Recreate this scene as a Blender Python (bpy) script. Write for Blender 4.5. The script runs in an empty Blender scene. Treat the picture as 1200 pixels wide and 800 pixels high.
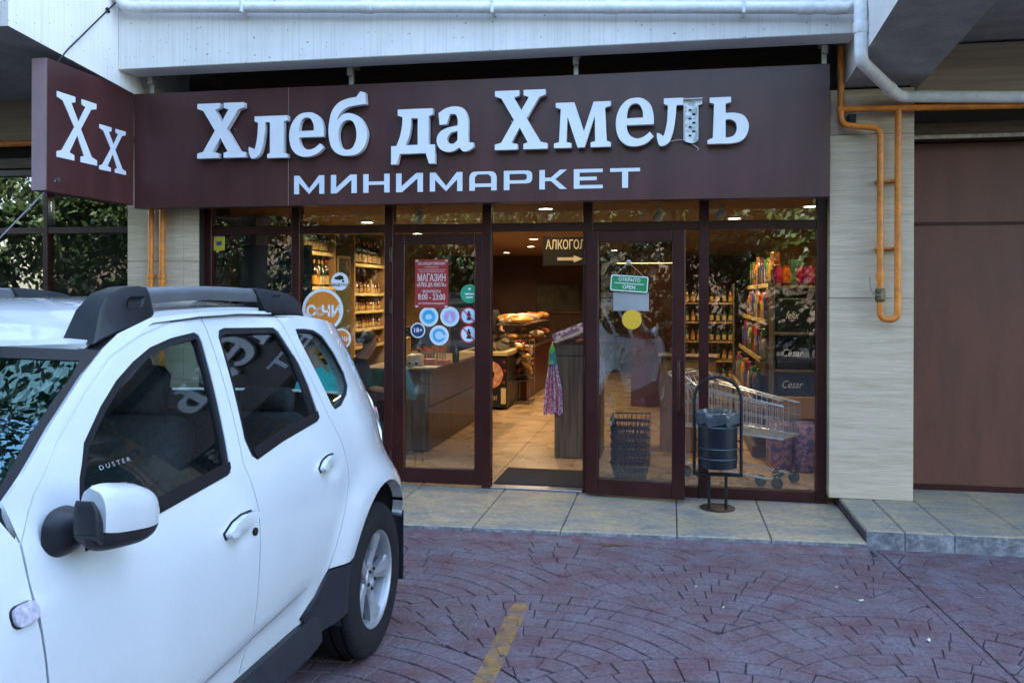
import bpy, bmesh, math, random
from mathutils import Vector, Matrix
from mathutils.geometry import delaunay_2d_cdt
R = math.radians
random.seed(11)
S = bpy.context.scene
C = S.collection
# ---------------------------------------------------------------- camera
cam_d = bpy.data.cameras.new('camera')
cam = bpy.data.objects.new('camera', cam_d); C.objects.link(cam)
cam.location = (0, -6.93, 1.65)
cam.rotation_euler = (Matrix.Rotation(R(10.5), 4, 'Z') @ Matrix.Rotation(R(90), 4, 'X') @ Matrix.Rotation(.0032, 4, 'Z')).to_euler()
cam_d.sensor_width = 36; cam_d.lens = 30.0
cam_d.shift_y = -55/1200
cam_d.clip_start = .05; cam_d.clip_end = 1000
S.camera = cam
# ---------------------------------------------------------------- world, sun, exposure
SUN_EL, SUN_AZ = R(52), R(20)          # sun behind the shop building: forecourt lies in its shade
W = bpy.data.worlds.new('World'); S.world = W; W.use_nodes = True
nt = W.node_tree
sky = nt.nodes.new('ShaderNodeTexSky'); sky.sky_type = 'NISHITA'; sky.sun_disc = False
sky.sun_elevation = SUN_EL; sky.sun_rotation = SUN_AZ
sky.air_density = 1.1; sky.dust_density = 1.2; sky.ozone_density = .5
bg = nt.nodes['Background']; bg.inputs['Strength'].default_value = .15
nt.links.new(sky.outputs[0], bg.inputs['Color'])
sd = bpy.data.lights.new('sun', 'SUN'); sd.energy = 4.0; sd.angle = R(.5); sd.color = (1, .95, .86)
sun = bpy.data.objects.new('sun', sd); C.objects.link(sun)
dv = Vector((math.sin(SUN_AZ)*math.cos(SUN_EL), math.cos(SUN_AZ)*math.cos(SUN_EL), math.sin(SUN_EL)))
sun.rotation_euler = dv.to_track_quat('Z', 'Y').to_euler(); sun.location = (5, 20, 30)
vs = S.view_settings
vs.view_transform = 'Standard'; vs.look = 'None'; vs.gamma = 1; vs.exposure = 3.5; vs.use_curve_mapping = False
S.render.engine = 'CYCLES'
S.cycles.max_bounces = 8; S.cycles.transparent_max_bounces = 16
# ---------------------------------------------------------------- materials
def srgb(r, g, b):
    f = lambda v: (v/255/12.92) if v/255 <= .04045 else ((v/255+.055)/1.055)**2.4
    return (f(r), f(g), f(b), 1)
def rgba(c): return tuple(c) if len(c) == 4 else tuple(c)+(1,)
MATS = {}
def pm(name, col, rough=.5, metal=0, var=.12, scale=6, bump=0, bscale=80, coat=0, stretch=(1,1,1), col2=None, detail=5, spec=.5, contrast=(.35,.65), bstretch=None, emit=None, nrough=.5, fine=None, fst=(1,1,1)):
    """principled material with object-space noise for colour drift, roughness drift and fine relief"""
    if name in MATS: return MATS[name]
    m = bpy.data.materials.new(name); m.use_nodes = True; MATS[name] = m
    n = m.node_tree.nodes; l = m.node_tree.links; p = n['Principled BSDF']
    p.inputs['Roughness'].default_value = rough; p.inputs['Metallic'].default_value = metal
    p.inputs['Specular IOR Level'].default_value = spec
    if coat: p.inputs['Coat Weight'].default_value = coat; p.inputs['Coat Roughness'].default_value = .02
    col = rgba(col)
    tc = n.new('ShaderNodeTexCoord'); mp = n.new('ShaderNodeMapping'); mp.inputs['Scale'].default_value = stretch
    geo = n.new('ShaderNodeNewGeometry')
    l.new(geo.outputs['Position'], mp.inputs['Vector'])
    nz = n.new('ShaderNodeTexNoise'); nz.inputs['Scale'].default_value = scale; nz.inputs['Detail'].default_value = detail; nz.inputs['Roughness'].default_value = nrough
    l.new(mp.outputs[0], nz.inputs['Vector'])
    rp = n.new('ShaderNodeValToRGB'); rp.color_ramp.elements[0].position = contrast[0]; rp.color_ramp.elements[1].position = contrast[1]
    a = tuple(min(1, c*(1-var)) for c in col[:3])+(1,); b = rgba(col2) if col2 else tuple(min(1, c*(1+var)) for c in col[:3])+(1,)
    if col2: a = col
    rp.color_ramp.elements[0].color = a; rp.color_ramp.elements[1].color = b
    l.new(nz.outputs['Fac'], rp.inputs[0]); l.new(rp.outputs[0], p.inputs['Base Color'])
    if fine:
        fm = n.new('ShaderNodeMapping'); fm.inputs['Scale'].default_value = fst; l.new(geo.outputs['Position'], fm.inputs['Vector'])
        fz = n.new('ShaderNodeTexNoise'); fz.inputs['Scale'].default_value = fine[0]; fz.inputs['Detail'].default_value = 8; fz.inputs['Roughness'].default_value = .75; l.new(fm.outputs[0], fz.inputs['Vector'])
        fr = n.new('ShaderNodeMapRange'); fr.inputs['From Min'].default_value = .36; fr.inputs['From Max'].default_value = .64; fr.inputs['To Min'].default_value = 1-fine[1]; fr.inputs['To Max'].default_value = 1+fine[1]*.6; l.new(fz.outputs['Fac'], fr.inputs['Value'])
        fx = n.new('ShaderNodeVectorMath'); fx.operation = 'SCALE'; l.new(rp.outputs[0], fx.inputs[0]); l.new(fr.outputs[0], fx.inputs['Scale']); l.new(fx.outputs[0], p.inputs['Base Color'])
    mr = n.new('ShaderNodeMapRange'); mr.inputs['To Min'].default_value = max(.02, rough-.06); mr.inputs['To Max'].default_value = min(1, rough+.06)
    l.new(nz.outputs['Fac'], mr.inputs['Value']); l.new(mr.outputs[0], p.inputs['Roughness'])
    if bump:
        nb = n.new('ShaderNodeTexNoise'); nb.inputs['Scale'].default_value = bscale; nb.inputs['Detail'].default_value = 4
        mb = n.new('ShaderNodeMapping'); mb.inputs['Scale'].default_value = bstretch or stretch
        l.new(geo.outputs['Position'], mb.inputs['Vector']); l.new(mb.outputs[0], nb.inputs['Vector'])
        bp = n.new('ShaderNodeBump'); bp.inputs['Strength'].default_value = bump; bp.inputs['Distance'].default_value = .004
        l.new(nb.outputs['Fac'], bp.inputs['Height']); l.new(bp.outputs[0], p.inputs['Normal'])
    if emit:
        p.inputs['Emission Color'].default_value = rgba(emit[0]); p.inputs['Emission Strength'].default_value = emit[1]
    return m
def glass(name, tint=(1,1,1), refl=(1,1,1), ior=1.5, rough=0.0):
    """thin pane: see-through tinted by the glass, mirror by Fresnel"""
    if name in MATS: return MATS[name]
    m = bpy.data.materials.new(name); m.use_nodes = True; MATS[name] = m
    n = m.node_tree.nodes; l = m.node_tree.links; n.remove(n['Principled BSDF']); out = n['Material Output']
    tr = n.new('ShaderNodeBsdfTransparent'); tr.inputs[0].default_value = rgba(tint)
    gl = n.new('ShaderNodeBsdfGlossy'); gl.inputs['Roughness'].default_value = rough; gl.inputs[0].default_value = rgba(refl)
    f0 = ((ior-1)/(ior+1))**2; geo = n.new('ShaderNodeNewGeometry')          # Schlick, same from both sides of a thin sheet
    dt = n.new('ShaderNodeVectorMath'); dt.operation = 'DOT_PRODUCT'; l.new(geo.outputs['Incoming'], dt.inputs[0]); l.new(geo.outputs['Normal'], dt.inputs[1])
    def mth(op, a, b=None):
        q = n.new('ShaderNodeMath'); q.operation = op
        for i, v in enumerate((a, b)):
            if v is None: continue
            if isinstance(v, (int, float)): q.inputs[i].default_value = v
            else: l.new(v, q.inputs[i])
        return q.outputs[0]
    fac = mth('ADD', mth('MULTIPLY', mth('POWER', mth('SUBTRACT', 1.0, mth('ABSOLUTE', dt.outputs['Value'])), 5.0), 1-f0), f0)
    mx = n.new('ShaderNodeMixShader'); l.new(fac, mx.inputs[0]); l.new(tr.outputs[0], mx.inputs[1]); l.new(gl.outputs[0], mx.inputs[2]); l.new(mx.outputs[0], out.inputs[0])
    return m
def emitter(name, col, st):
    if name in MATS: return MATS[name]
    m = bpy.data.materials.new(name); m.use_nodes = True; MATS[name] = m
    p = m.node_tree.nodes['Principled BSDF']; p.inputs['Base Color'].default_value = rgba(col)
    p.inputs['Emission Color'].default_value = rgba(col); p.inputs['Emission Strength'].default_value = st
    return m
# ---------------------------------------------------------------- object helpers
def tag(o, label=None, cat=None, group=None, kind=None):
    if label: o['label'] = label
    if cat: o['category'] = cat
    if group: o['group'] = group
    if kind: o['kind'] = kind
    return o
def thing(name, label, cat, loc=(0,0,0), group=None, rz=0):
    o = bpy.data.objects.new(name, None); C.objects.link(o); o.location = loc; o.rotation_euler = (0, 0, rz); o.empty_display_size = .1
    return tag(o, label, cat, group)
def chain(o):
    m = Matrix.LocRotScale(o.location, o.rotation_euler, o.scale)
    m = o.matrix_parent_inverse @ m if o.parent else m
    return chain(o.parent) @ m if o.parent else m
def adopt(o, parent):
    """parent keeping the child's coordinates as world coordinates"""
    o.parent = parent; o.matrix_parent_inverse = chain(parent).inverted()
def link(name, me, parent=None, local=False):
    o = bpy.data.objects.new(name, me); C.objects.link(o)
    if parent is not None:
        if local: o.parent = parent
        else: adopt(o, parent)
    return o
class MB:
    """collects shapes; build() links them as one mesh"""
    def __init__(s): s.v = []; s.f = []; s.m = []; s.mi = 0
    def add(s, v, f):
        k = len(s.v); s.v += [tuple(p) for p in v]; s.f += [tuple(i+k for i in q) for q in f]; s.m += [s.mi]*len(f)
    def box(s, x0, x1, y0, y1, z0, z1, b=0, M=None):
        if x0 > x1: x0, x1 = x1, x0
        if y0 > y1: y0, y1 = y1, y0
        if z0 > z1: z0, z1 = z1, z0
        b = min(b, (x1-x0)*.3, (y1-y0)*.3, (z1-z0)*.3)
        if b <= 0:
            v = [(x,y,z) for z in (z0,z1) for y in (y0,y1) for x in (x0,x1)]
            f = [(0,2,3,1),(4,5,7,6),(0,1,5,4),(2,6,7,3),(0,4,6,2),(1,3,7,5)]
        else:
            bm = bmesh.new(); bmesh.ops.create_cube(bm, size=1)
            for q in bm.verts: q.co = Vector((x0+(q.co.x+.5)*(x1-x0), y0+(q.co.y+.5)*(y1-y0), z0+(q.co.z+.5)*(z1-z0)))
            bmesh.ops.bevel(bm, geom=bm.edges[:], offset=b, segments=1, affect='EDGES')
            v = [q.co.copy() for q in bm.verts]; f = [[w.index for w in q.verts] for q in bm.faces]; bm.free()
        if M is not None: v = [M @ Vector(p) for p in v]
        s.add(v, f); return s
    def prism(s, poly, a0, a1, axis='y', holes=()):
        """2-D outline (u,v) extruded along an axis from a0 to a1; holes cut through"""
        def P(u, w, a):
            return {'y': (u, a, w), 'x': (a, u, w), 'z': (u, w, a)}[axis]
        tris, pts = fill(poly, holes)
        n = len(pts); v = [P(p[0], p[1], a0) for p in pts]+[P(p[0], p[1], a1) for p in pts]
        f = [t for t in tris]+[tuple(i+n for i in reversed(t)) for t in tris]
        k = 0
        for loop in (poly,)+tuple(holes):
            L = len(loop)
            for i in range(L): f.append((k+i, k+(i+1) % L, k+(i+1) % L+n, k+i+n))
            k += L
        s.add(v, f); return s
    def tube(s, pts, r, seg=8, cap=True, closed=False):
        pts = [Vector(p) for p in pts]; n = len(pts); rr = r if isinstance(r, (list, tuple)) else [r]*n
        v = []; f = []; prev = None
        for i, p in enumerate(pts):
            a = pts[i-1] if (i > 0 or closed) else p; b = pts[(i+1) % n] if (i < n-1 or closed) else p
            t = (b-a).normalized() if (b-a).length > 1e-9 else Vector((0,0,1))
            if prev is None:
                u = t.orthogonal().normalized()
            else:
                u = prev-t*prev.dot(t); u = u.normalized() if u.length > 1e-6 else t.orthogonal().normalized()
            prev = u; w = t.cross(u)
            for k in range(seg):
                g = 2*math.pi*k/seg; v.append(p+(u*math.cos(g)+w*math.sin(g))*rr[i])
        for i in range(n if closed else n-1):
            j = (i+1) % n
            for k in range(seg):
                f.append((i*seg+k, i*seg+(k+1) % seg, j*seg+(k+1) % seg, j*seg+k))
        if cap and not closed:
            f.append(tuple(range(seg-1, -1, -1))); f.append(tuple((n-1)*seg+k for k in range(seg)))
        s.add(v, f); return s
    def lathe(s, prof, seg=16, M=None, cap=True):
        """profile of (r, z) turned round z"""
        v = []; f = []
        for r, z in prof:
            for k in range(seg):
                g = 2*math.pi*k/seg; v.append(Vector((r*math.cos(g), r*math.sin(g), z)))
        for i in range(len(prof)-1):
            for k in range(seg):
                f.append((i*seg+k, i*seg+(k+1) % seg, (i+1)*seg+(k+1) % seg, (i+1)*seg+k))
        if cap:
            f.append(tuple(range(seg-1, -1, -1))); f.append(tuple((len(prof)-1)*seg+k for k in range(seg)))
        if M is not None: v = [M @ p for p in v]
        s.add(v, f); return s
    def mesh(s, name, mats, smooth=False, angle=None):
        me = bpy.data.meshes.new(name); me.from_pydata(s.v, [], s.f); me.validate()
        for m in (mats if isinstance(mats, (list, tuple)) else [mats]): me.materials.append(m)
        if any(s.m) and len(me.polygons) == len(s.m): me.polygons.foreach_set('material_index', s.m)
        bm = bmesh.new(); bm.from_mesh(me); bmesh.ops.recalc_face_normals(bm, faces=bm.faces[:])
        if smooth:
            a = angle if angle else R(40)
            for q in bm.faces: q.smooth = True
            for e in bm.edges:
                if len(e.link_faces) == 2 and e.calc_face_angle(0) > a: e.smooth = False
        bm.to_mesh(me); bm.free(); me.update()
        return me
    def build(s, name, mats, parent=None, smooth=False, angle=None, local=False):
        return link(name, s.mesh(name, mats, smooth, angle), parent, local)
def inpoly(x, y, P):
    c = False; j = len(P)-1
    for i in range(len(P)):
        xi, yi = P[i][0], P[i][1]; xj, yj = P[j][0], P[j][1]
        if (yi > y) != (yj > y) and x < (xj-xi)*(y-yi)/(yj-yi)+xi: c = not c
        j = i
    return c
def fill(poly, holes=(), extra=()):
    """triangulate an outline with holes; returns triangles and points (outline points first, in order)"""
    pts = [Vector((p[0], p[1])) for p in poly]; ed = [(i, (i+1) % len(poly)) for i in range(len(poly))]
    for h in holes:
        k = len(pts); pts += [Vector((p[0], p[1])) for p in h]; ed += [(k+i, k+(i+1) % len(h)) for i in range(len(h))]
    pts += [Vector((p[0], p[1])) for p in extra]
    vo, eo, fo, ov, oe, of = delaunay_2d_cdt(pts, ed, [], 0, 1e-7)
    rep = {}
    for i, src in enumerate(ov):
        for q in src: rep.setdefault(i, q)
    out = []; ex = []
    for t in fo:
        cx = sum(vo[i].x for i in t)/3; cy = sum(vo[i].y for i in t)/3
        if inpoly(cx, cy, poly) and not any(inpoly(cx, cy, h) for h in holes):
            idx = []
            for i in t:
                if i not in rep: rep[i] = len(pts); pts.append(vo[i])
                idx.append(rep[i])
            out.append(tuple(idx))
    return out, [(p.x, p.y) for p in pts]
def smooth_poly(P, n=5):
    """points of length 3 are curve points (Catmull-Rom), points of length 2 are corners"""
    out = []; L = len(P)
    for i in range(L):
        a, b = P[i], P[(i+1) % L]
        out.append((a[0], a[1]))
        if len(a) == 3 or len(b) == 3:
            z = P[i-1] if len(a) == 3 else a; y = P[(i+2) % L] if len(b) == 3 else b
            for k in range(1, n):
                t = k/n; q = []
                for d in (0, 1):
                    p0, p1, p2, p3 = z[d], a[d], b[d], y[d]
                    q.append(.5*((2*p1)+(-p0+p2)*t+(2*p0-5*p1+4*p2-p3)*t*t+(-p0+3*p1-3*p2+p3)*t**3))
                out.append(tuple(q))
    return out
def ellipse(cx, cy, rx, ry, n=24): return [(cx+rx*math.cos(2*math.pi*k/n), cy+ry*math.sin(2*math.pi*k/n)) for k in range(n)]
def rrect(x0, x1, y0, y1, r, n=4):
    out = []
    for cx, cy, a in ((x1-r, y1-r, 0), (x0+r, y1-r, 90), (x0+r, y0+r, 180), (x1-r, y0+r, 270)):
        for k in range(n+1): g = R(a+90*k/n); out.append((cx+r*math.cos(g), cy+r*math.sin(g)))
    return out
def box(name, x0, x1, y0, y1, z0, z1, mat, parent=None, b=.003): return MB().box(x0, x1, y0, y1, z0, z1, b).build(name, mat, parent)
def bend(pts, r, n=5):
    """round the corners of a polyline"""
    P = [Vector(p) for p in pts]; out = [P[0]]
    for i in range(1, len(P)-1):
        a, b, c = P[i-1], P[i], P[i+1]; u = (a-b).normalized(); w = (c-b).normalized(); d = min(r, (a-b).length*.45, (c-b).length*.45)
        s, e = b+u*d, b+w*d
        for k in range(n+1):
            t = k/n; out.append(s*(1-t)**2+b*2*t*(1-t)+e*t*t)
    return out+[P[-1]]
def copy_tree(o, parent=None):
    c = o.copy(); C.objects.link(c)
    if parent is not None: c.parent = parent; c.matrix_parent_inverse = o.matrix_parent_inverse.copy()
    for ch in list(o.children): copy_tree(ch, c)
    return c
def text(name, body, size, M, mat, parent, width=None, extr=.0008, align='CENTER', bold=.012, shear=0):
    cu = bpy.data.curves.new('lettering', 'FONT'); cu.body = body; cu.size = size; cu.extrude = extr; cu.align_x = align; cu.align_y = 'CENTER'; cu.resolution_u = 3; cu.offset = bold*size; cu.shear = shear
    t = bpy.data.objects.new('lettering_tmp', cu); C.objects.link(t); bpy.context.view_layer.update()
    me = bpy.data.meshes.new_from_object(t.evaluated_get(bpy.context.evaluated_depsgraph_get())); bpy.data.objects.remove(t)
    if width:
        xs = [v.co.x for v in me.vertices]; w = max(xs)-min(xs)
        if w > 0: me.transform(Matrix.Diagonal((width/w, 1, 1, 1)))
    me.transform(M); me.materials.clear(); me.materials.append(mat)
    o = link(name, me, parent); o['kind'] = 'stuff'; return o
FRONT = Matrix.Rotation(R(90), 4, 'X')       # text that faces -Y
def at(x, y, z, rot=None): return Matrix.Translation((x, y, z)) @ (rot if rot is not None else FRONT)
# ---------------------------------------------------------------- palette
def streaked(name, col, dirt, rough=.8):
    """white render with fine vertical ribs and run-off streaks"""
    m = pm(name, col, rough, var=.05, scale=3, bump=.55, bscale=55, stretch=(1,1,1), bstretch=(1.6,1.6,.12))
    n = m.node_tree.nodes; l = m.node_tree.links; p = n['Principled BSDF']
    src = p.inputs['Base Color'].links[0].from_socket
    geo = n.new('ShaderNodeNewGeometry'); mp = n.new('ShaderNodeMapping'); mp.inputs['Scale'].default_value = (75, 75, 1.0)
    l.new(geo.outputs['Position'], mp.inputs[0]); nz = n.new('ShaderNodeTexNoise'); nz.inputs['Scale'].default_value = 1; nz.inputs['Detail'].default_value = 6
    l.new(mp.outputs[0], nz.inputs['Vector']); rp = n.new('ShaderNodeValToRGB')
    rp.color_ramp.elements[0].position = .3; rp.color_ramp.elements[0].color = rgba(dirt); rp.color_ramp.elements[1].position = .52; rp.color_ramp.elements[1].color = (1,1,1,1)
    l.new(nz.outputs['Fac'], rp.inputs[0])
    vz = n.new('ShaderNodeTexNoise'); vz.inputs['Scale'].default_value = 38; l.new(geo.outputs['Position'], vz.inputs['Vector'])
    r2 = n.new('ShaderNodeValToRGB'); r2.color_ramp.elements[0].position = .24; r2.color_ramp.elements[0].color = (.25,.23,.2,1); r2.color_ramp.elements[1].position = .3; r2.color_ramp.elements[1].color = (1,1,1,1)
    l.new(vz.outputs['Fac'], r2.inputs[0])
    m1 = n.new('ShaderNodeMix'); m1.data_type = 'RGBA'; m1.blend_type = 'MULTIPLY'; m1.inputs[0].default_value = 1
    m2 = n.new('ShaderNodeMix'); m2.data_type = 'RGBA'; m2.blend_type = 'MULTIPLY'; m2.inputs[0].default_value = 1
    l.new(src, m1.inputs[6]); l.new(rp.outputs[0], m1.inputs[7]); l.new(m1.outputs[2], m2.inputs[6]); l.new(r2.outputs[0], m2.inputs[7]); l.new(m2.outputs[2], p.inputs['Base Color'])
    return m
M_render = streaked('white_render', (.70,.675,.635), (.88,.87,.85))
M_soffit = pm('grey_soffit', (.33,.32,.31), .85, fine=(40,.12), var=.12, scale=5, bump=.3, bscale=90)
M_wood = pm('dark_wood_cladding', (.055,.030,.018), .6, var=.45, scale=5, stretch=(1,1,16), bump=.15, bscale=20)
M_trav = pm('travertine', (.43,.335,.225), .42, var=.0, fine=(5,.20), fst=(1,1,22), col2=(.53,.43,.305), scale=2.2, stretch=(.7,.7,14), bump=.12, bscale=9, bstretch=(1,1,10), contrast=(.3,.7), detail=9)
M_sign = pm('sign_brown', (.060,.019,.018), .36, var=.16, scale=2.5, stretch=(2.2,2.2,.35), fine=(60,.14), bump=.04, bscale=400)
M_letter = pm('letter_white', (.66,.68,.70), .35, var=.03, scale=6)
M_letter_side = pm('letter_edge', (.55,.56,.58), .4, var=.1, scale=12)
M_vinyl = pm('vinyl_pale', (.60,.64,.70), .45, var=.03, scale=4)
M_frame = pm('brown_aluminium', (.034,.008,.007), .34, var=.12, scale=8, spec=.3)
M_seal = pm('rubber_seal', (.012,.012,.012), .6)
M_pane = glass('shop_glass', (.88,.90,.89), ior=1.70)
M_brown = pm('brown_steel_panel', (.100,.029,.012), .6, fine=(30,.18), fst=(4,4,.6), var=.14, scale=3, stretch=(3,3,.6), bump=.12, bscale=260)
M_orange = pm('orange_gas_paint', (.56,.175,.014), .45, fine=(45,.25), var=.2, scale=9, bump=.06, bscale=60)
M_pvc = pm('white_pvc', (.66,.66,.65), .35, fine=(25,.12), var=.06, scale=7)
M_steel = pm('grey_steel', (.35,.36,.37), .35, metal=.9, var=.1, scale=14)
M_black = pm('black_plastic', (.016,.017,.019), .5, spec=.25, var=.2, scale=30, bump=.1, bscale=600)
M_darkm = pm('black_painted_metal', (.009,.009,.012), .4, spec=.3, var=.2, scale=20)
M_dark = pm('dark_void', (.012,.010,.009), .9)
# ================================================================ GROUND
M_joint = pm('paving_joint', (.032,.024,.029), .9, var=.3, scale=12, bump=.4, bscale=120)
M_stone = pm('stamped_stone', (.104,.049,.053), .75, scale=4.0, fine=(48,.45), col2=(.130,.112,.124), bump=.8, bscale=42, spec=.22, contrast=(.32,.66), nrough=.68, detail=9)
M_band = pm('red_band', (.098,.044,.050), .75, scale=9, fine=(40,.4), col2=(.12,.095,.105), bump=.5, bscale=50)
M_slab = pm('stamped_slab', (.31,.25,.15), .6, scale=5.5, fine=(34,.42), fst=(.7,1.4,1), col2=(.185,.18,.16), bump=1.0, bscale=26, stretch=(.6,1.3,1), contrast=(.42,.60), nrough=.72, detail=9)
M_riser = pm('rough_riser', (.12,.12,.125), .8, fine=(40,.5), scale=14, col2=(.24,.24,.24), bump=1.0, bscale=45)
M_asph = pm('far_ground', (.045,.045,.048), .85, var=.25, scale=2, bump=.4, bscale=60)
ground = MB().box(-150, 150, -220, 120, -.6, -.012).build('ground', M_joint); tag(ground, kind='structure')
far = MB()
far.box(-149, 149, -219, -7.2, -.011, -.004); road = far.build('road', M_asph); tag(road, kind='structure')
# --- fan-pattern stones
def line_x(y): return 1.282-.0735*(y+.98)          # straight joint running out from the step corner
def pav_y(x): return -1.14+.046*x                  # front edge of the pavement
def fan_stones():
    RR = 1.14; nr = 10; d = RR/nr; out = []; G = .0022; GA = .0040
    for j in range(-3, 12):
        cy = -2.05-j*.6*RR
        for i in range(-5, 6):
            cx = -.62+i*1.5*RR+(.75*RR if j % 2 else 0)
            lower = [(cx-.75*RR, cy-.6*RR), (cx+.75*RR, cy-.6*RR), (cx, cy-1.2*RR)]
            for k in range(nr):
                r0, r1 = k*d+GA, (k+1)*d-GA
                n = max(4, int(2*math.pi*(k+.5)*d/(d*1.28))); off = random.random()
                for q in range(n):
                    jit = lambda s: (random.Random(s*7.13+i*31+j*77+k*5.7).random()-.5)*.12
                    a0 = 2*math.pi*(q+off+jit(q))/n; a1 = 2*math.pi*(q+1+off+jit((q+1) % n))/n
                    g0 = G/max(r0, .03); g1 = G/r1
                    if k == 0: P = [(0, 0)]+[(r1, a0+g1+(a1-a0-2*g1)*t/2) for t in range(3)]
                    else: P = [(r0, a0+g0), (r1, a0+g1), (r1, (a0+a1)/2), (r1, a1-g1), (r0, a1-g0), (r0, (a0+a1)/2)]
                    pts = [(cx+r*math.cos(a), cy+r*math.sin(a)) for r, a in P]
                    mx = sum(p[0] for p in pts)/len(pts); my = sum(p[1] for p in pts)/len(pts)
                    if any(math.hypot(mx-u, my-w) < RR+.015 for u, w in []) or my < cy-.2: continue
                    for u, w in lower:
                        dd = math.hypot(mx-u, my-w)
                        if dd > RR+.3: continue
                        nx, ny = (mx-u)/dd, (my-w)/dd; q_ = []
                        for t in range(len(pts)):
                            a, b = pts[t], pts[(t+1) % len(pts)]
                            fa = (a[0]-u)*nx+(a[1]-w)*ny-RR-GA; fb = (b[0]-u)*nx+(b[1]-w)*ny-RR-GA
                            if fa >= 0: q_.append(a)
                            if (fa >= 0) != (fb >= 0): tt = fa/(fa-fb); q_.append((a[0]+(b[0]-a[0])*tt, a[1]+(b[1]-a[1])*tt))
                        pts = q_
                        if len(pts) < 3: break
                        mx = sum(p[0] for p in pts)/len(pts); my = sum(p[1] for p in pts)/len(pts)
                    if len(pts) < 3: continue
                    for sd_ in (-1, 1):
                      cut = []
                      for t in range(len(pts)):
                        a, b = pts[t], pts[(t+1) % len(pts)]
                        fa = sd_*(a[0]-line_x(a[1]))-(.004 if sd_ < 0 else .05); fb = sd_*(b[0]-line_x(b[1]))-(.004 if sd_ < 0 else .05)
                        if fa >= 0: cut.append(a)
                        if (fa >= 0) != (fb >= 0): tt = fa/(fa-fb); cut.append((a[0]+(b[0]-a[0])*tt, a[1]+(b[1]-a[1])*tt))
                      if len(cut) < 3: continue
                      res = []
                      for x, y in cut:
                        y = min(y, pav_y(x)-.13 if sd_ < 0 else -1.13)
                        x += random.uniform(-.0022, .0022); y += random.uniform(-.0022, .0022)
                        res.append((x, y))
                      A = abs(sum(res[t][0]*res[(t+1) % len(res)][1]-res[(t+1) % len(res)][0]*res[t][1] for t in range(len(res))))/2
                      ux = sum(p[0] for p in res)/len(res); uy = sum(p[1] for p in res)/len(res)
                      if A < .0006 or not (-5.2 < ux < 4.6 and -6.9 < uy < -1.1): continue
                      out.append((res, ux, uy, A))
    return out
stones = fan_stones()
def view_rank(s):
    X, Y = s[1], s[2]+6.93; xc = X*.9833+Y*.1822; zc = -X*.1822+Y*.9833
    if zc < .5: return 9
    px = 600+1000*xc/zc; py = 345+1650/zc
    vis = 380 < px < 1230 and py < 830 and not (X < -1.25 and s[2] < -2.4)
    return (0 if vis else 5)+zc*.05
stones.sort(key=view_rank)
rest = MB()
for idx, (P, mx, my, A) in enumerate(stones):
    n = len(P); z = random.uniform(-.0015, .0015); tx = random.uniform(-.008, .008); ty = random.uniform(-.008, .008)
    zz = lambda p: z+(p[0]-mx)*tx+(p[1]-my)*ty
    ins = [(p[0]+(mx-p[0])*.045, p[1]+(my-p[1])*.045) for p in P]
    v = [(p[0], p[1], -.0115) for p in P]+[(p[0], p[1], zz(p)-.004) for p in P]+[(p[0], p[1], zz(p)) for p in ins]
    f = [tuple(range(2*n, 3*n))]
    for a in range(n):
        b = (a+1) % n; f += [(a, b, n+b, n+a), (n+a, n+b, 2*n+b, 2*n+a)]
    if idx < 300:
        m = MB(); m.add(v, f); m.build('paving_stone', M_stone, ground)
    else: rest.add(v, f)
o = rest.build('paving_stones', M_stone, ground); tag(o, kind='stuff')
m = MB(); xs = [-6+.5*k for k in range(15)]+[1.26]
n = len(xs); m.add([(x, pav_y(x)-.004, .024) for x in xs]+[(x, pav_y(x)-.126, .0) for x in xs]+[(x, pav_y(x)-.126, -.0115) for x in xs], [(i, i+1, n+i+1, n+i) for i in range(n-1)]+[(n+i, n+i+1, 2*n+i+1, 2*n+i) for i in range(n-1)]); m.build('smooth_band', M_band, ground)
m = MB(); m.prism([(line_x(-1.0)+.004, -1.05), (line_x(-6.8)+.004, -6.8), (line_x(-6.8)+.046, -6.8), (line_x(-1.0)+.046, -1.05)], -.0115, -.004, 'z'); m.build('joint_strip', M_stone, ground)
m = MB(); m.box(1.33, 5, -1.125, -1.04, -.0115, .0012); m.build('smooth_band', M_band, ground)
# --- worn yellow bay line
def worn_paint():
    m = bpy.data.materials.new('worn_yellow_paint'); m.use_nodes = True
    n = m.node_tree.nodes; l = m.node_tree.links; p = n['Principled BSDF']; p.inputs['Base Color'].default_value = (.40,.22,.05,1); p.inputs['Roughness'].default_value = .7
    geo = n.new('ShaderNodeNewGeometry'); nz = n.new('ShaderNodeTexNoise'); nz.inputs['Scale'].default_value = 13; nz.inputs['Detail'].default_value = 8; nz.inputs['Roughness'].default_value = .7
    l.new(geo.outputs['Position'], nz.inputs['Vector']); rp = n.new('ShaderNodeValToRGB'); rp.color_ramp.elements[0].position = .36; rp.color_ramp.elements[1].position = .66; rp.color_ramp.elements[1].color = (.44,.44,.44,1)
    l.new(nz.outputs['Fac'], rp.inputs[0]); l.new(rp.outputs[0], p.inputs['Alpha']); return m
o = MB().box(-.822, -.730, -6.6, -2.44, .0035, .0045).build('painted_line', worn_paint()); tag(o, kind='structure')
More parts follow.
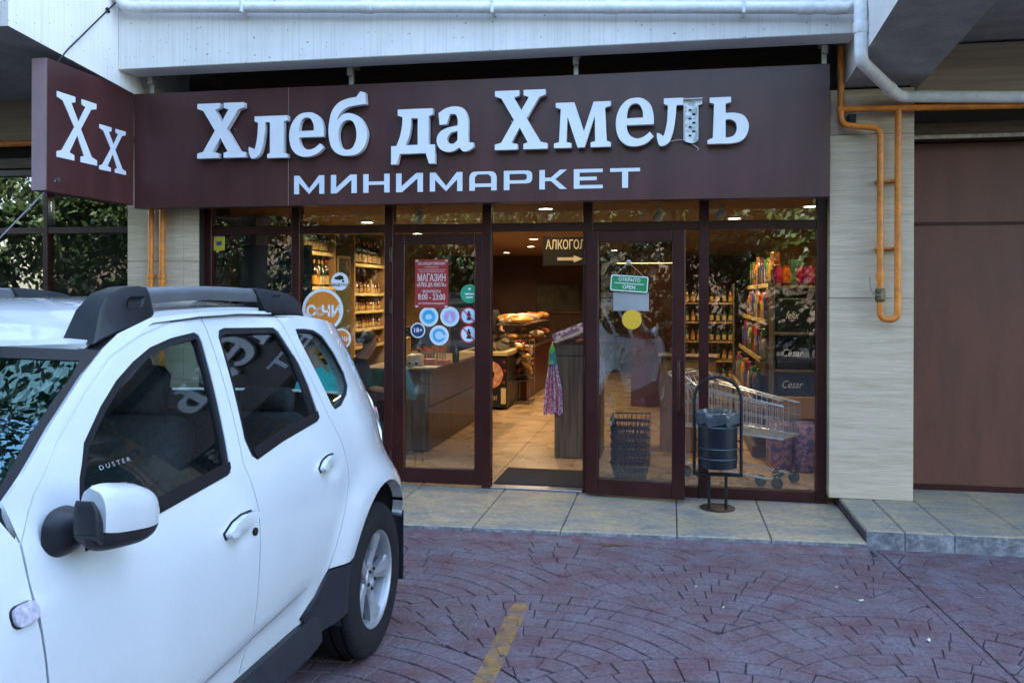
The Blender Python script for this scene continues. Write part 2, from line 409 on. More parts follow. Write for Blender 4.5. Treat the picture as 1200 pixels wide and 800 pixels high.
# --- small litter on the paving
M_leaf = pm('dry_leaf', (.42,.36,.24), .7, var=.3, scale=40)
for k, (x, y, a, s) in enumerate([(1.02,-2.05,.4,.020), (1.22,-2.55,1.2,.022), (.93,-1.86,2,.014), (.28,-2.30,.9,.011), (.15,-2.0,0,.009)]):
    m = MB(); n = 8
    P = [Vector((math.cos(t*2*math.pi/n)*s*(1 if t % 2 else .8), math.sin(t*2*math.pi/n)*s*.45, .004+.004*math.cos(t*1.7))) for t in range(n)]
    M = Matrix.Translation((x, y, .002)) @ Matrix.Rotation(a, 4, 'Z'); P = [M @ p for p in P]+[M @ Vector((0, 0, .009))]+[M @ Vector((0, 0, .0045))]
    m.add(P, [(i, (i+1) % n, n) for i in range(n)]+[((i+1) % n, i, n+1) for i in range(n)])
    o = m.build('fallen_leaf', M_leaf); tag(o, ['pale dry leaf, second from the right on the paving', 'largest pale dry leaf, rightmost on the paving beside the straight joint', 'pale dry leaf, third from the right on the paving', 'small pale leaf, fourth from the right on the paving', 'tiny pale leaf, leftmost on the paving'][k], 'leaf', 'dry leaves on the paving')
o = MB().box(-.50, -.30, -1.285, -1.255, .002, .004).box(-.42, -.405, -1.30, -1.235, .002, .004)
m = MB(); m.add([(-.52,-1.27,.004), (-.43,-1.255,.006), (-.30,-1.262,.004), (-.26,-1.275,.003), (-.36,-1.285,.004), (-.45,-1.29,.003), (-.40,-1.31,.003), (-.42,-1.272,.010)], [(0,1,7), (1,2,7), (2,3,4,7), (4,6,7), (6,5,7), (5,0,7)])
o = m.build('dry_twig', pm('rust_brown', (.10,.045,.025), .8)); tag(o, 'rust brown dead leaf scrap beside the kerb', 'leaf scrap')
# --- pavement and raised step
pav = MB().box(-8, 1.255, -.94, .12, -.2, .030).build('pavement', M_joint); tag(pav, kind='structure')
J = [-7.6, -6.8, -6.0, -5.2, -4.4, -3.62, -2.85, -2.05, -1.333, -.728, .05, .66, 1.262]
def slab(name, x0, x1, ya, yb, zt, mat, parent, mat2=None):
    g = .0028; P = [(x0+g, ya(x0)), (x1-g, ya(x1)), (x1-g, yb), (x0+g, yb)]
    n = 4; b = .008; cx = (x0+x1)/2
    ins = [(P[0][0]+b, P[0][1]+b), (P[1][0]-b, P[1][1]+b), (P[2][0]-b, P[2][1]-b), (P[3][0]+b, P[3][1]-b)]
    m = MB(); v = [(p[0], p[1], -.01) for p in P]+[(p[0], p[1], zt-.007) for p in P]+[(p[0], p[1], zt) for p in ins]
    f = [(8,9,10,11)]
    for a in range(4):
        c = (a+1) % 4; f += [(a, c, 4+c, 4+a), (4+a, 4+c, 8+c, 8+a)]
    m.add(v, f); m.m = [0]+[1, 0]*4
    return m.build(name, [mat, mat2 or mat], parent)
for a, b in zip(J, J[1:]): slab('paving_slab', a, b, pav_y, .10, .05, M_slab, pav, M_riser)
step = MB().box(1.262, 6.5, -1.00, .35, -.2, .095).build('raised_step', M_joint); tag(step, kind='structure')
JS = [1.264, 1.50, 1.80, 2.25, 2.9, 3.6, 4.4, 5.2]
for a, b in zip(JS, JS[1:]):
    fy = lambda x: -1.035+(.0 if x < 2.1 else .012)
    slab('step_slab', a, b, fy, .36, .122 if a < 2.1 else .118, M_slab, step, M_riser)
# ================================================================ BUILDING
bld = thing('shop_building', 'shop building with travertine pillars, brown framed glazing and white concrete overhang', 'building', (0, 0, 0))
def part(name, *a, mat, b=.003): return box(name, *a, mat, bld, b)
part('unseen_upper_wall', -45, 45, .42, 11.0, 4.91, 21, mat=pm('upper_render', (.6,.58,.55), .85, var=.1, scale=2), b=0)  # unseen upper storeys, made tall and wide to keep the street in shade
# fascia slab between the two cantilever beams
part('fascia_slab', -4.448, 1.278, -.65, -.40, 3.478, 4.9, mat=M_render, b=.006)
part('soffit', -4.448, 1.278, -.398, .40, 3.72, 3.88, mat=M_wood)
def beam(x0, x1, pts, name='cantilever_beam'):
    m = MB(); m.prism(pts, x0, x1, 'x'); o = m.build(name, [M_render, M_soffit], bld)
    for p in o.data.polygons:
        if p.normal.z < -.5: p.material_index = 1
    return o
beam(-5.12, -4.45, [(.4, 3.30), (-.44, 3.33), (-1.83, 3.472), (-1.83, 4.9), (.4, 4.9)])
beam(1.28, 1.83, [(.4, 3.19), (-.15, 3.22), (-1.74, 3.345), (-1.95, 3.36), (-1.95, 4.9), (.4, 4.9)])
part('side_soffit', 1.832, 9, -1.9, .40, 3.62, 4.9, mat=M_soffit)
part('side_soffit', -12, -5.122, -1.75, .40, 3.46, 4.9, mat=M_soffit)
# wall strip above the glazing and behind the sign
part('lintel_cladding', -4.0, 1.20, .06, .20, 2.46, 3.718, mat=M_wood)
part('core_wall', -44, 44, .46, .60, 2.56, 4.9, mat=M_wood, b=0)
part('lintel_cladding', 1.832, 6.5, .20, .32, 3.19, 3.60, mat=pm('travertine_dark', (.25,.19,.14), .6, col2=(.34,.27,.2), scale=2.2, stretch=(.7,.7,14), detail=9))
part('recess_shade', 1.79, 6.5, .42, .455, 2.7, 3.3, mat=M_dark)  # near-black plate paints the shade in the gap behind the pipes
part('lintel_strip', 1.80, 6.5, .12, .44, 2.865, 2.98, mat=M_wood)
part('lintel_lit_edge', 1.80, 6.5, .105, .119, 2.855, 2.885, mat=pm('lit_edge_beige', (.30,.24,.17), .5, var=.3, scale=20))  # pale strip paints the lit lower edge of the lintel
# brown steel wall at the right
for z0, z1 in ((.165, 2.205), (2.225, 2.852)):
    for k in range(3): part('steel_panel', 1.815+k*1.5, 1.815+(k+1)*1.5-.008, .30, .335, z0, z1, mat=M_brown)
part('panel_rail', 1.81, 6.4, .29, .33, 2.206, 2.224, mat=M_frame)
part('bottom_rail', 1.81, 6.4, .285, .33, .122, .164, mat=M_frame)
# travertine pillars made of stone panels
part('pillar_core', 1.21, 1.76, -.12, .40, .11, 3.22, mat=M_dark, b=0)
pz = [.123, 1.63, 2.86, 3.20]
for a, b in zip(pz, pz[1:]):
    part('stone_panel', 1.185, 1.780, -.15, -.122, a+.0015, b-.0015, mat=M_trav, b=.002)
    part('stone_panel', 1.762, 1.785, -.121, .40, a+.0015, b-.0015, mat=M_trav, b=.002)
    part('stone_panel', 1.185, 1.208, -.121, .30, a+.0015, b-.0015, mat=M_trav, b=.002)
part('pillar_core', -4.68, -4.03, -.12, .40, .04, 3.4, mat=M_dark, b=0)
for (xa, xb) in ((-4.705, -4.166), (-4.163, -4.03)):
    for a, b in ((.052, .90), (.90, 1.93), (1.93, 2.96), (2.96, 3.4)):
        part('stone_panel', xa, xb, -.15, -.122, a+.0015, b-.0015, mat=M_trav, b=.002)
# left neighbour window wall
for k in range(5):
    x0 = -4.72-k*.955
    part('window_frame', x0-.05, x0, .06, .16, .05, 2.80, mat=M_frame)
    part('window_frame', x0-.955+.002, x0-.052, .065, .155, 2.20, 2.26, mat=M_frame)
    part('window_frame', x0-.955+.002, x0-.052, .065, .155, 2.74, 2.80, mat=M_frame)
    part('window_frame', x0-.955+.002, x0-.052, .065, .155, .05, .13, mat=M_frame)
    part('window_pane', x0-.953, x0-.054, .10, .11, .132, 2.198, mat=M_pane, b=0)
    part('window_pane', x0-.953, x0-.054, .10, .11, 2.262, 2.738, mat=M_pane, b=0)
part('neighbour_block', -45, -9.56, .05, 1.7, -.01, 3.455, mat=pm('upper_render', (.6,.58,.55), .85, var=.1, scale=2), b=0)
part('neighbour_block', 6.42, 45, .29, 1.7, -.01, 3.61, mat=MATS['upper_render'], b=0)
part('lintel_cladding', -9.55, -4.71, .02, .2, 2.805, 2.90, mat=M_wood)
part('recess_shade', -9.55, -4.71, .3, .42, 2.9, 3.2, mat=M_dark)  # near-black plate paints the shaded gap above the left windows
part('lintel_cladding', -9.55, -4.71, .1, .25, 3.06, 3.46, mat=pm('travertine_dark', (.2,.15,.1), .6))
part('neighbour_wall', -9.55, -4.72, 1.6, 1.7, .0, 3.0, mat=pm('neighbour_interior', (.03,.024,.02), .9))
part('neighbour_floor', -9.55, -4.72, .17, 1.6, -.01, .045, mat=pm('neighbour_interior', (.03,.024,.02), .9))
part('neighbour_soffit', -9.55, -4.72, .17, 1.6, 2.82, 2.88, mat=pm('neighbour_interior', (.03,.024,.02), .9))
# ---- shop glazing
def vbar(x, w=.075, z0=.052, z1=2.455, d=.09): part('mullion', x-w/2, x+w/2, -d/2, d/2, z0, z1, mat=M_frame)
def hbar(x0, x1, z0, z1, d=.08, name='transom'): part(name, x0+.002, x1-.002, -d/2, d/2, z0, z1, mat=M_frame)
def pane(x0, x1, z0, z1, y=0): part('window_pane', x0, x1, y-.005, y+.005, z0, z1, mat=M_pane, b=0)
VX = [-4.000, -3.175, -2.335, -1.49, -.655, .262, 1.148]
for x in VX: vbar(x)
for i, (a, b) in enumerate(zip(VX, VX[1:])):
    xa, xb = a+.0375, b-.0375
    hbar(xa, xb, 2.165, 2.235); pane(xa, xb, 2.236, 2.455)
    if i in (0, 1, 4, 5):
        hbar(xa, xb, .052, .135, name='bottom_rail'); pane(xa, xb, .136, 2.164)
part('threshold', -1.451, -.694, -.05, .06, .051, .066, mat=M_steel)
def door_leaf(x0, L, ang, y0, hinge_left=True, label=None):
    """leaf from its hinge, turned about z"""
    M = Matrix.Translation((x0, y0, 0)) @ Matrix.Rotation(ang, 4, 'Z')
    root = bpy.data.objects.new('door', None); C.objects.link(root); root.location = (x0, y0, .07); adopt(root, bld); 
    if label: root['label'] = label
    def P(name, a, b, c, d, e, f, mat, bv=.004): return MB().box(a, b, c, d, e, f, bv, M=M).build(name, mat, root)
    s, t, bt = .098, .09, .125
    P('stile', 0, s, -.03, .03, .072, 2.155, M_frame); P('stile', L-s, L, -.03, .03, .072, 2.155, M_frame)
    P('rail', s+.001, L-s-.001, -.03, .03, .072, .072+bt, M_frame); P('rail', s+.001, L-s-.001, -.03, .03, 2.155-t, 2.155, M_frame)
    P('pane', s, L-s, -.005, .005, .072+bt, 2.155-t, M_pane, 0)
    return root, M
d1, Md1 = door_leaf(-2.296, .803, 0, -.012, label='closed left glass door leaf')
for z in (.28, 1.55, 1.98): MB().lathe([(.013, -.06), (.013, .06)], 10, Matrix.Translation((-2.312, -.055, z))).build('hinge', M_frame, d1, smooth=True)
d2, Md2 = door_leaf(-.655, .775, -R(6), -.115, label='right glass door leaf folded back open')
hm = MB(); hm.tube([Md2 @ Vector(p) for p in bend([(.735,-.03,1.14), (.735,-.10,1.14), (.735,-.10,.74), (.735,-.03,.74)], .05)], .013, 10); hm.build('handle', M_frame, d2, smooth=True)
MB().box(.722, .748, -.036, -.03, .90, 1.0, .002, M=Md2).build('lock_plate', M_frame, d2)
MB().lathe([(.009, 0), (.009, .012), (.004, .014)], 10, Md2 @ Matrix.Translation((.735, -.036, .93)) @ Matrix.Rotation(R(90), 4, 'X')).build('lock_cylinder', M_steel, d2, smooth=True)
for z in (.3, 1.1, 1.95): MB().lathe([(.013, -.06), (.013, .06)], 10, Matrix.Translation((-.668, -.075, z))).build('hinge', M_frame, d2, smooth=True)
# upper storey windows (seen only in reflections)
for j in range(3):
    for i in range(6):
        x = -10+i*3.2; z = 5.4+j*2.7
        part('upper_window', x, x+1.5, .36, .415, z, z+1.5, mat=M_pane)
# ================================================================ MAIN SIGN
SY = -.42
sign = thing('shop_sign', 'long brown shop sign with raised white letters above the glazing', 'sign', (-1.65, SY, 2.36))
for x0, x1 in ((-4.458, -3.0625), (-3.0595, 1.137)):
    MB().box(x0, x1, SY, -.30, 2.365, 3.333, .004).build('panel', M_sign, sign)
GL = {
'Х': ([(0,1),(.46,1),(.46,.91),(.36,.88),(.50,.66),(.64,.88),(.54,.91),(.54,1),(.95,1),(.95,.91),(.83,.87),(.60,.52),(.86,.12),(.99,.09),(.99,0),(.54,0),(.54,.09),(.62,.115),(.47,.37),(.31,.115),(.43,.09),(.43,0),(0,0),(0,.09),(.12,.12),(.36,.5),(.12,.87),(0,.91)], []),
'л': ([(.15,1),(1,1),(1,.88),(.90,.85),(.90,.12),(1,.09),(1,0),(.48,0),(.48,.09),(.55,.12),(.55,.85),(.43,.85),(.41,.6,1),(.36,.3,1),(.27,.08,1),(.14,0,1),(.05,.02,1),(0,.17,1),(0,.28),(.08,.25,1),(.15,.22,1),(.22,.5,1),(.24,.85),(.15,.88)], []),
'е': ([(1,.44),(1,.62,1),(.92,.84,1),(.74,.97,1),(.53,1,1),(.28,.95,1),(.08,.76,1),(0,.49,1),(.07,.2,1),(.28,.03,1),(.56,0,1),(.82,.06,1),(1,.19),(.90,.29),(.76,.20,1),(.58,.155,1),(.40,.21,1),(.31,.32,1),(.29,.44)], [[(.29,.58),(.72,.585),(.71,.72,1),(.63,.85,1),(.51,.885,1),(.38,.84,1),(.31,.72,1)]]),
'б': ([(.82,1),(.95,.975),(.97,.80),(.72,.785,1),(.48,.755,1),(.30,.67,1),(.23,.565,1),(.36,.645,1),(.55,.665,1),(.80,.60,1),(.95,.46,1),(1,.32,1),(.93,.14,1),(.76,.03,1),(.52,0,1),(.25,.03,1),(.07,.15,1),(0,.35,1),(.02,.55,1),(.10,.72,1),(.27,.84,1),(.50,.895,1),(.72,.915)], [[(.50,.56,1),(.36,.52,1),(.27,.42,1),(.26,.28,1),(.33,.14,1),(.48,.095,1),(.63,.13,1),(.72,.27,1),(.71,.42,1),(.63,.53,1)]]),
'д': ([(.15,1),(.95,1),(.95,.89),(.86,.86),(.86,.345),(1,.345),(1,0),(.87,0),(.79,.19),(.20,.19),(.13,0),(0,0),(0,.335),(.12,.335),(.20,.50,1),(.25,.70,1),(.26,.86),(.15,.89)], [[(.46,.83),(.61,.83),(.61,.345),(.33,.345),(.41,.50,1),(.45,.67,1)]]),
'а': ([(.08,.60),(.05,.86),(.25,.965,1),(.50,1,1),(.74,.94,1),(.85,.76,1),(.86,.60),(.86,.20),(1,.185),(1,.085),(.87,.015,1),(.72,.0,1),(.62,.09),(.46,.01,1),(.26,0,1),(.08,.08,1),(0,.24,1),(.06,.41,1),(.25,.52,1),(.57,.575),(.57,.72,1),(.50,.83,1),(.36,.825),(.27,.61)], [[(.57,.455),(.38,.41,1),(.29,.29,1),(.34,.19,1),(.46,.175,1),(.57,.25)]]),
'м': ([(.03,1),(.36,1),(.53,.35),(.70,1),(1,1),(1,.9),(.90,.86),(.93,.13),(1,.1),(1,0),(.65,0),(.65,.1),(.73,.13),(.72,.68),(.54,0),(.42,0),(.24,.68),(.22,.13),(.31,.1),(.31,0),(0,0),(0,.1),(.09,.13),(.12,.86),(.03,.9)], []),
'ь': ([(.05,1),(.57,1),(.57,.89),(.44,.86),(.44,.655),(.66,.655,1),(.88,.59,1),(1,.40,1),(.96,.19,1),(.82,.05,1),(.58,0,1),(.40,0),(0,0),(0,.08),(.13,.13),(.16,.86),(.05,.89)], [[(.44,.515),(.58,.51,1),(.69,.43,1),(.71,.29,1),(.64,.17,1),(.52,.13,1),(.44,.13)]]),
'X': ([(0,1),(.44,1),(.44,.915),(.34,.89),(.52,.62),(.70,.89),(.60,.915),(.60,1),(.98,1),(.98,.915),(.84,.88),(.58,.52),(.86,.12),(1,.085),(1,0),(.58,0),(.58,.085),(.66,.11),(.49,.41),(.30,.11),(.42,.085),(.42,0),(0,0),(0,.085),(.12,.12),(.42,.52),(.14,.88),(0,.915)], []),
}
def glyph(name, key, M, u0, u1, v0, v1, y0, y1, mats, parent, axis='y'):
    g, hs = GL[key]; f = lambda P: [(u0+p[0]*(u1-u0), v0+p[1]*(v1-v0)) for p in smooth_poly(P)]
    m = MB(); m.prism(f(g), y0, y1, axis, tuple(f(h) for h in hs)); o = m.build(name, mats, parent)
    if isinstance(mats, (list, tuple)):
        k = {'y': 1, 'x': 0}[axis]
        for p in o.data.polygons:
            if abs(p.normal[k]) < .5: p.material_index = 1
    return o
LET = [('Х',-3.832,-3.397,3.208,2.759), ('л',-3.375,-3.039,3.088,2.748), ('е',-3.024,-2.731,3.105,2.750), ('б',-2.688,-2.364,3.256,2.748), ('д',-2.165,-1.809,3.100,2.669), ('а',-1.795,-1.500,3.108,2.758),
       ('Х',-1.331,-.918,3.213,2.760), ('м',-.872,-.443,3.104,2.762), ('е',-.405,-.125,3.121,2.760), ('л',-.100,.230,3.108,2.757), ('ь',.267,.560,3.101,2.761)]
for i, (k, a, b, t, z) in enumerate(LET):
    if i == 9: continue
    glyph('letter', k, None, a, b, z, t, SY-.075, SY-.022, [M_letter, M_letter_side], sign)
    for q in (.3, .7): MB().tube([(a+(b-a)*q, SY-.03, (t+z)/2+.02*(q > .5)), (a+(b-a)*q, SY+.002, (t+z)/2)], .006, 6).build('standoff', M_steel, sign)
# the broken letter: left stroke keeps its face, the right leg has lost it and shows the tray inside
lx, lw, lz, lh = -.100, .330, 2.757, .351
cutL = [(.15,1),(.58,1),(.58,.85),(.43,.85),(.41,.6,1),(.36,.3,1),(.27,.08,1),(.14,0,1),(.05,.02,1),(0,.17,1),(0,.28),(.08,.25,1),(.15,.22,1),(.22,.5,1),(.24,.85),(.15,.88)]
P = [(lx+p[0]*lw, lz+p[1]*lh) for p in smooth_poly(cutL)]
lt = MB().prism(P, SY-.075, SY-.022, 'y').build('letter', [M_letter, M_letter_side], sign)
for p in lt.data.polygons:
    if abs(p.normal.y) < .5: p.material_index = 1
lt['label'] = 'broken letter with its right leg stripped to the inner tray'
M_tray = pm('tray_grey', (.42,.45,.44), .6, scale=30, col2=(.70,.72,.70), bump=.5, bscale=90, detail=8, contrast=(.42,.52))
f = lambda P: [(lx+p[0]*lw, lz+p[1]*lh) for p in P]
MB().prism(f([(.585,1),(1,1),(1,.88),(.90,.85),(.90,.10),(.82,.06),(.70,.07),(.62,.10),(.62,.85),(.585,.86)]), SY-.034, SY-.022, 'y').build('tray_back', M_tray, lt)
w = MB()
for a, b in (((.60,.84),(.60,.12)), ((.90,.84),(.90,.12)), ((.60,.985),(.99,.985))):
    (x0, z0), (x1, z1) = f([a, b]); w.box(min(x0, x1)-.004, max(x0, x1)+.004, SY-.062, SY-.035, min(z0, z1)-.003, max(z0, z1)+.003)
w.build('tray_rim', M_letter_side, lt)
w = MB(); w.tube(bend([(lx+.24*lw, SY-.03, lz+.10*lh), (lx+.55*lw, SY-.012, lz+.16*lh), (lx+.8*lw, SY-.02, lz+.04*lh), (lx+.92*lw, SY-.03, lz-.06*lh), (lx+.90*lw, SY-.03, lz-.10*lh)], .04), .003, 5)
w.build('loose_wire', pm('pink_wire', (.5,.38,.36), .5), lt)
for k in range(7): 
    z = lz+lh*(.2+.09*k); x = lx+lw*(.70+.08*(k % 2)); MB().box(x, x+.022, SY-.041, SY-.0345, z, z+.012, 0).build('led_module', M_dark, lt)
# second line
def R_(x0, x1, y0, y1): return [(x0,y0),(x1,y0),(x1,y1),(x0,y1)]
G2 = {
'М': ([(0,0),(0,1),(.17,1),(.5,.28),(.83,1),(1,1),(1,0),(.84,0),(.84,.62),(.5,0),(.16,.62),(.16,0)], []),
'И': ([(0,1),(.2,1),(.2,.3),(.75,1),(1,1),(1,0),(.8,0),(.8,.72),(.22,0),(0,0)], []),
'Н': ([(0,0),(0,1),(.2,1),(.2,.60),(.8,.60),(.8,1),(1,1),(1,0),(.8,0),(.8,.42),(.2,.42),(.2,0)], []),
'А': ([(0,0),(0,.7),(.04,.86,1),(.12,.97,1),(.26,1),(.74,1),(.88,.97,1),(.96,.86,1),(1,.7),(1,0),(.8,0),(.8,.19),(.2,.19),(.2,0)], [[(.2,.37),(.2,.7),(.3,.85),(.7,.85),(.8,.7),(.8,.37)]]),
'Р': ([(0,0),(0,1),(.8,1),(.93,.96,1),(1,.82,1),(1,.52,1),(.93,.37,1),(.8,.33),(.2,.33),(.2,0)], [[(.2,.5),(.2,.83),(.74,.83),(.82,.76),(.82,.57),(.74,.5)]]),
'К': ([(0,0),(0,1),(.2,1),(.2,.6),(.42,.6),(.75,1),(1,1),(.58,.52),(1,0),(.75,0),(.42,.42),(.2,.42),(.2,0)], []),
'Е': ([(0,0),(0,1),(1,1),(1,.82),(.2,.82),(.2,.6),(.79,.6),(.79,.42),(.2,.42),(.2,.18),(1,.18),(1,0)], []),
'Т': ([(0,1),(1,1),(1,.82),(.6,.82),(.6,0),(.4,0),(.4,.82),(0,.82)], [])}
GL.update({'2'+k: v for k, v in G2.items()})
for k, a, b in [('М',-3.012,-2.753), ('И',-2.695,-2.476), ('Н',-2.421,-2.201), ('И',-2.146,-1.925), ('М',-1.868,-1.604), ('А',-1.548,-1.330), ('Р',-1.273,-1.052), ('К',-.994,-.781), ('Е',-.728,-.507), ('Т',-.451,-.226)]:
    glyph('letter', '2'+k, None, a, b, 2.459, 2.608, SY-.006, SY-.0008, M_vinyl, sign)
# brackets that hang the sign from the slab
for x in (-4.33, -2.55, -.72, 1.105):
    w = MB(); w.box(x-.018, x+.018, -.37, -.335, 3.335, 3.54, .003).box(x-.018, x+.018, -.3345, -.20, 3.50, 3.535, .003).box(x-.022, x+.022, -.40, -.3705, 3.475-.06, 3.478-.003, .003)
    o = w.build('bracket', pm('galvanised', (.45,.42,.37), .5, metal=.5, var=.2, scale=20), sign)
# ---------------------------------------------------------------- blade sign
BX = -4.46
blade = thing('blade_sign', 'brown box sign with two pale X letters jutting out at the left', 'sign', (BX, -1, 2.38))
MB().box(BX-.125, BX, -1.45, -.425, 2.392, 3.362, .006).build('box', M_sign, blade)
MB().box(BX-.120, BX-.005, -1.4535, -1.4505, 2.397, 3.357, 0).build('lit_end_face', pm('lit_face_mauve', (.26,.16,.19), .4, var=.1, scale=3), blade)  # pinkish light on the narrow end face is put into its colour
def glyphx(k, y0, y1, z0, z1):
    g = [(y0+p[0]*(y1-y0), z0+p[1]*(z1-z0)) for p in GL[k][0]]; MB().prism(g, BX+.0008, BX+.006, 'x').build('letter', M_vinyl, blade)
glyphx('X', -1.35, -.90, 2.655, 3.14); glyphx('X', -.872, -.535, 2.632, 2.99)
# stays
w = MB(); w.tube([(-4.436, -.68, 4.03), (-4.436, -1.26, 3.47), (-4.466, -1.33, 3.362)], .006, 6); w.lathe([(.012,-.02), (.012,.02)], 8, Matrix.Translation((-4.436, -.80, 3.914)) @ Matrix.Rotation(R(46), 4, 'X')); o = w.build('stay_cable', M_darkm); tag(o, 'thin dark cable from the white slab down to the jutting box sign', 'cable')
w = MB(); w.tube([(BX+.004, -1.347, 2.49), (-5.518, -3.133, .0)], .0065, 6); w.lathe([(.014, 0), (.014, .02)], 8, Matrix.Translation((BX+.002, -1.347, 2.485)) @ Matrix.Rotation(R(90), 4, 'Y')); o = w.build('stay_cable', pm('cable_steel', (.11,.115,.12), .45, metal=.5)); tag(o, 'grey steel cable running down from the lower edge of the box sign', 'cable')
# ================================================================ PIPES
def collar(w, p, d, r, L):
    q = Vector(d).to_track_quat('Z', 'Y').to_matrix().to_4x4(); w.lathe([(r*.98, -L/2), (r, -L/2+.003), (r, L/2-.003), (r*.98, L/2)], 14, Matrix.Translation(p) @ q)
dp = thing('drain_pipe', 'white plastic drain pipe running along the overhang then right above the brown wall', 'drain pipe', (1.3, -.72, 3.3))
PA = [(-4.46, -.73, 4.16), (-4.34, -.73, 3.965), (-4.22, -.73, 3.947), (1.222, -.73, 3.627)]
MB().tube(bend(PA, .05), .042, 14).build('pipe', M_pvc, dp, smooth=True)
PB = [(1.225, -.73, 3.627), (1.235, -.95, 3.60), (1.237, -.95, 3.40), (1.24, -.95, 3.20), (1.60, -.36, 3.105), (1.66, -.30, 3.10), (4.6, -.30, 2.97)]
MB().tube(bend(PB, .045), .043, 14).build('pipe', M_pvc, dp, smooth=True)
w = MB()
for x in (-4.15, -2.28, -.42, .92): 
    z = 3.947+(x+4.22)/5.47*(3.625-3.947); collar(w, (x, -.73, z), (5.47, 0, -.322), .0475, .09)
collar(w, (1.236, -.95, 3.42), (.001, 0, -.2), .048, .07); collar(w, (1.53, -.475, 3.123), (.36, .59, -.095), .048, .05); collar(w, (1.10, -.73, 3.634), (5.47, 0, -.322), .0475, .09)
o = w.build('coupling', M_pvc, dp, smooth=True); o['kind'] = 'stuff'
for x in (-3.3, -1.3, .5):
    z = 3.947+(x+4.22)/5.47*(3.625-3.947); MB().box(x-.012, x+.012, -.775, -.651, z-.047, z+.047, .004).build('clip', M_pvc, dp)
gp = thing('gas_pipe', 'orange gas pipe with U bend and lever valve on the right pillar', 'gas pipe', (1.5, -.25, 1.45))
G1 = [(1.243, -.25, 3.50), (1.243, -.25, 2.915), (1.52, -.25, 2.885), (1.522, -.25, 1.475), (1.644, -.25, 1.475), (1.642, -.25, 3.02)]
MB().tube(bend(G1, .062, 7), .0235, 14).build('pipe', M_orange, gp, smooth=True)
MB().tube([(1.215, -.25, 3.033), (1.62, -.251, 3.028), (4.6, -.25, 2.99)], .0245, 14).build('pipe', M_orange, gp, smooth=True)
w = MB(); collar(w, (1.522, -.25, 1.80), (0,0,1), .032, .03); collar(w, (1.522, -.25, 1.77), (0,0,1), .028, .03); w.build('union', M_orange, gp, smooth=True)
w = MB(); w.lathe([(.030,-.05), (.036,-.035), (.036,.035), (.030,.05)], 8, Matrix.Translation((1.522, -.25, 1.655))); w.build('valve_body', pm('valve_brass', (.10,.075,.03), .5, metal=.4, var=.3, scale=30), gp)
w = MB(); w.tube(bend([(1.522, -.28, 1.655), (1.47, -.30, 1.655), (1.445, -.30, 1.70), (1.440, -.30, 1.79)], .02), .006, 6); w.build('valve_lever', M_steel, gp)
for z in (2.5, 2.0): MB().box(1.50, 1.665, -.226, -.1505, z-.01, z+.01, .002).build('wall_clip', M_orange, gp)
MB().box(1.305, 1.355, -.235, -.1505, 2.93, 3.0, .004).build('wall_clip', M_darkm, gp)
for i, (x, lab) in enumerate([(-4.453, 'left of two orange pipes on the left pillar'), (-4.346, 'right of two orange pipes on the left pillar')]):
    g = thing('gas_pipe', lab, 'gas pipe', (x, -.2, .05), 'orange pipes on the left pillar')
    MB().tube([(x, -.19, .05), (x, -.19, 3.29)], .026, 14).build('pipe', M_orange, g, smooth=True)
    w = MB(); collar(w, (x, -.19, 1.80), (0,0,1), .035, .04); collar(w, (x, -.19, 1.75), (0,0,1), .031, .025); w.build('union', M_orange, g, smooth=True)
o = MB().tube([(-9.5, -.22, 2.98), (-4.49, -.22, 2.99)], .028, 12).build('gas_pipe', M_orange, None, smooth=True); tag(o, 'orange horizontal pipe under the overhang beyond the box sign', 'gas pipe')
# ================================================================ PARKED CAR
XC, YC = -2.20, -5.853                      # centre line and front axle: car points at the viewer, tail to the shop
M_paint = pm('car_white', (.47,.505,.525), .20, fine=(70,.025), var=.03, scale=3, coat=1.0, spec=.5)
M_cglass = glass('car_glass', (.52,.63,.61), ior=1.9)
M_wglass = glass('windscreen_glass', (.48,.62,.63), (.50,.92,1), ior=2.0)
M_rubber = pm('car_rubber', (.008,.008,.010), .45, spec=.25, var=.1, scale=30)
M_clad = pm('car_cladding', (.014,.016,.020), .45, spec=.3, var=.15, scale=20, bump=.12, bscale=500)
M_tyre = pm('tyre', (.010,.010,.011), .8, spec=.2, var=.25, scale=30, bump=.2, bscale=200)
M_rim = pm('alloy', (.27,.28,.30), .42, metal=.5, var=.06, scale=10)
M_rail = pm('rail_satin', (.20,.22,.25), .36, metal=.7, var=.05, scale=10)
M_trim = pm('car_interior_dark', (.025,.026,.028), .8, var=.2, scale=40)
M_seat = pm('car_seat', (.07,.072,.08), .9, var=.25, scale=60)
M_lens = glass('lamp_lens', (.7,.72,.76), ior=1.45, rough=.08)
def interp(T, x):
    """monotone smooth table lookup"""
    if x <= T[0][0]: return T[0][1]
    if x >= T[-1][0]: return T[-1][1]
    for i in range(len(T)-1):
        if x <= T[i+1][0]:
            a, b = T[i], T[i+1]; h = b[0]-a[0]; d = (b[1]-a[1])/h
            sl = lambda j: 0 if j <= 0 or j >= len(T)-1 else ((T[j+1][1]-T[j][1])/(T[j+1][0]-T[j][0])+(T[j][1]-T[j-1][1])/(T[j][0]-T[j-1][0]))/2
            m0 = sl(i) if i > 0 else d; m1 = sl(i+1) if i+1 < len(T)-1 else d
            t = (x-a[0])/h; t2, t3 = t*t, t**3
            return (2*t3-3*t2+1)*a[1]+(t3-2*t2+t)*h*m0+(-2*t3+3*t2)*b[1]+(t3-t2)*h*m1
def sst(v): v = max(0, min(1, v)); return v*v*(3-2*v)
WZ = [(0,.80),(.25,.845),(.45,.858),(.62,.882),(.78,.890),(.93,.882),(1.03,.860),(1.10,.835),(1.3,.745),(1.5,.64),(1.56,.605),(1.66,.54)]
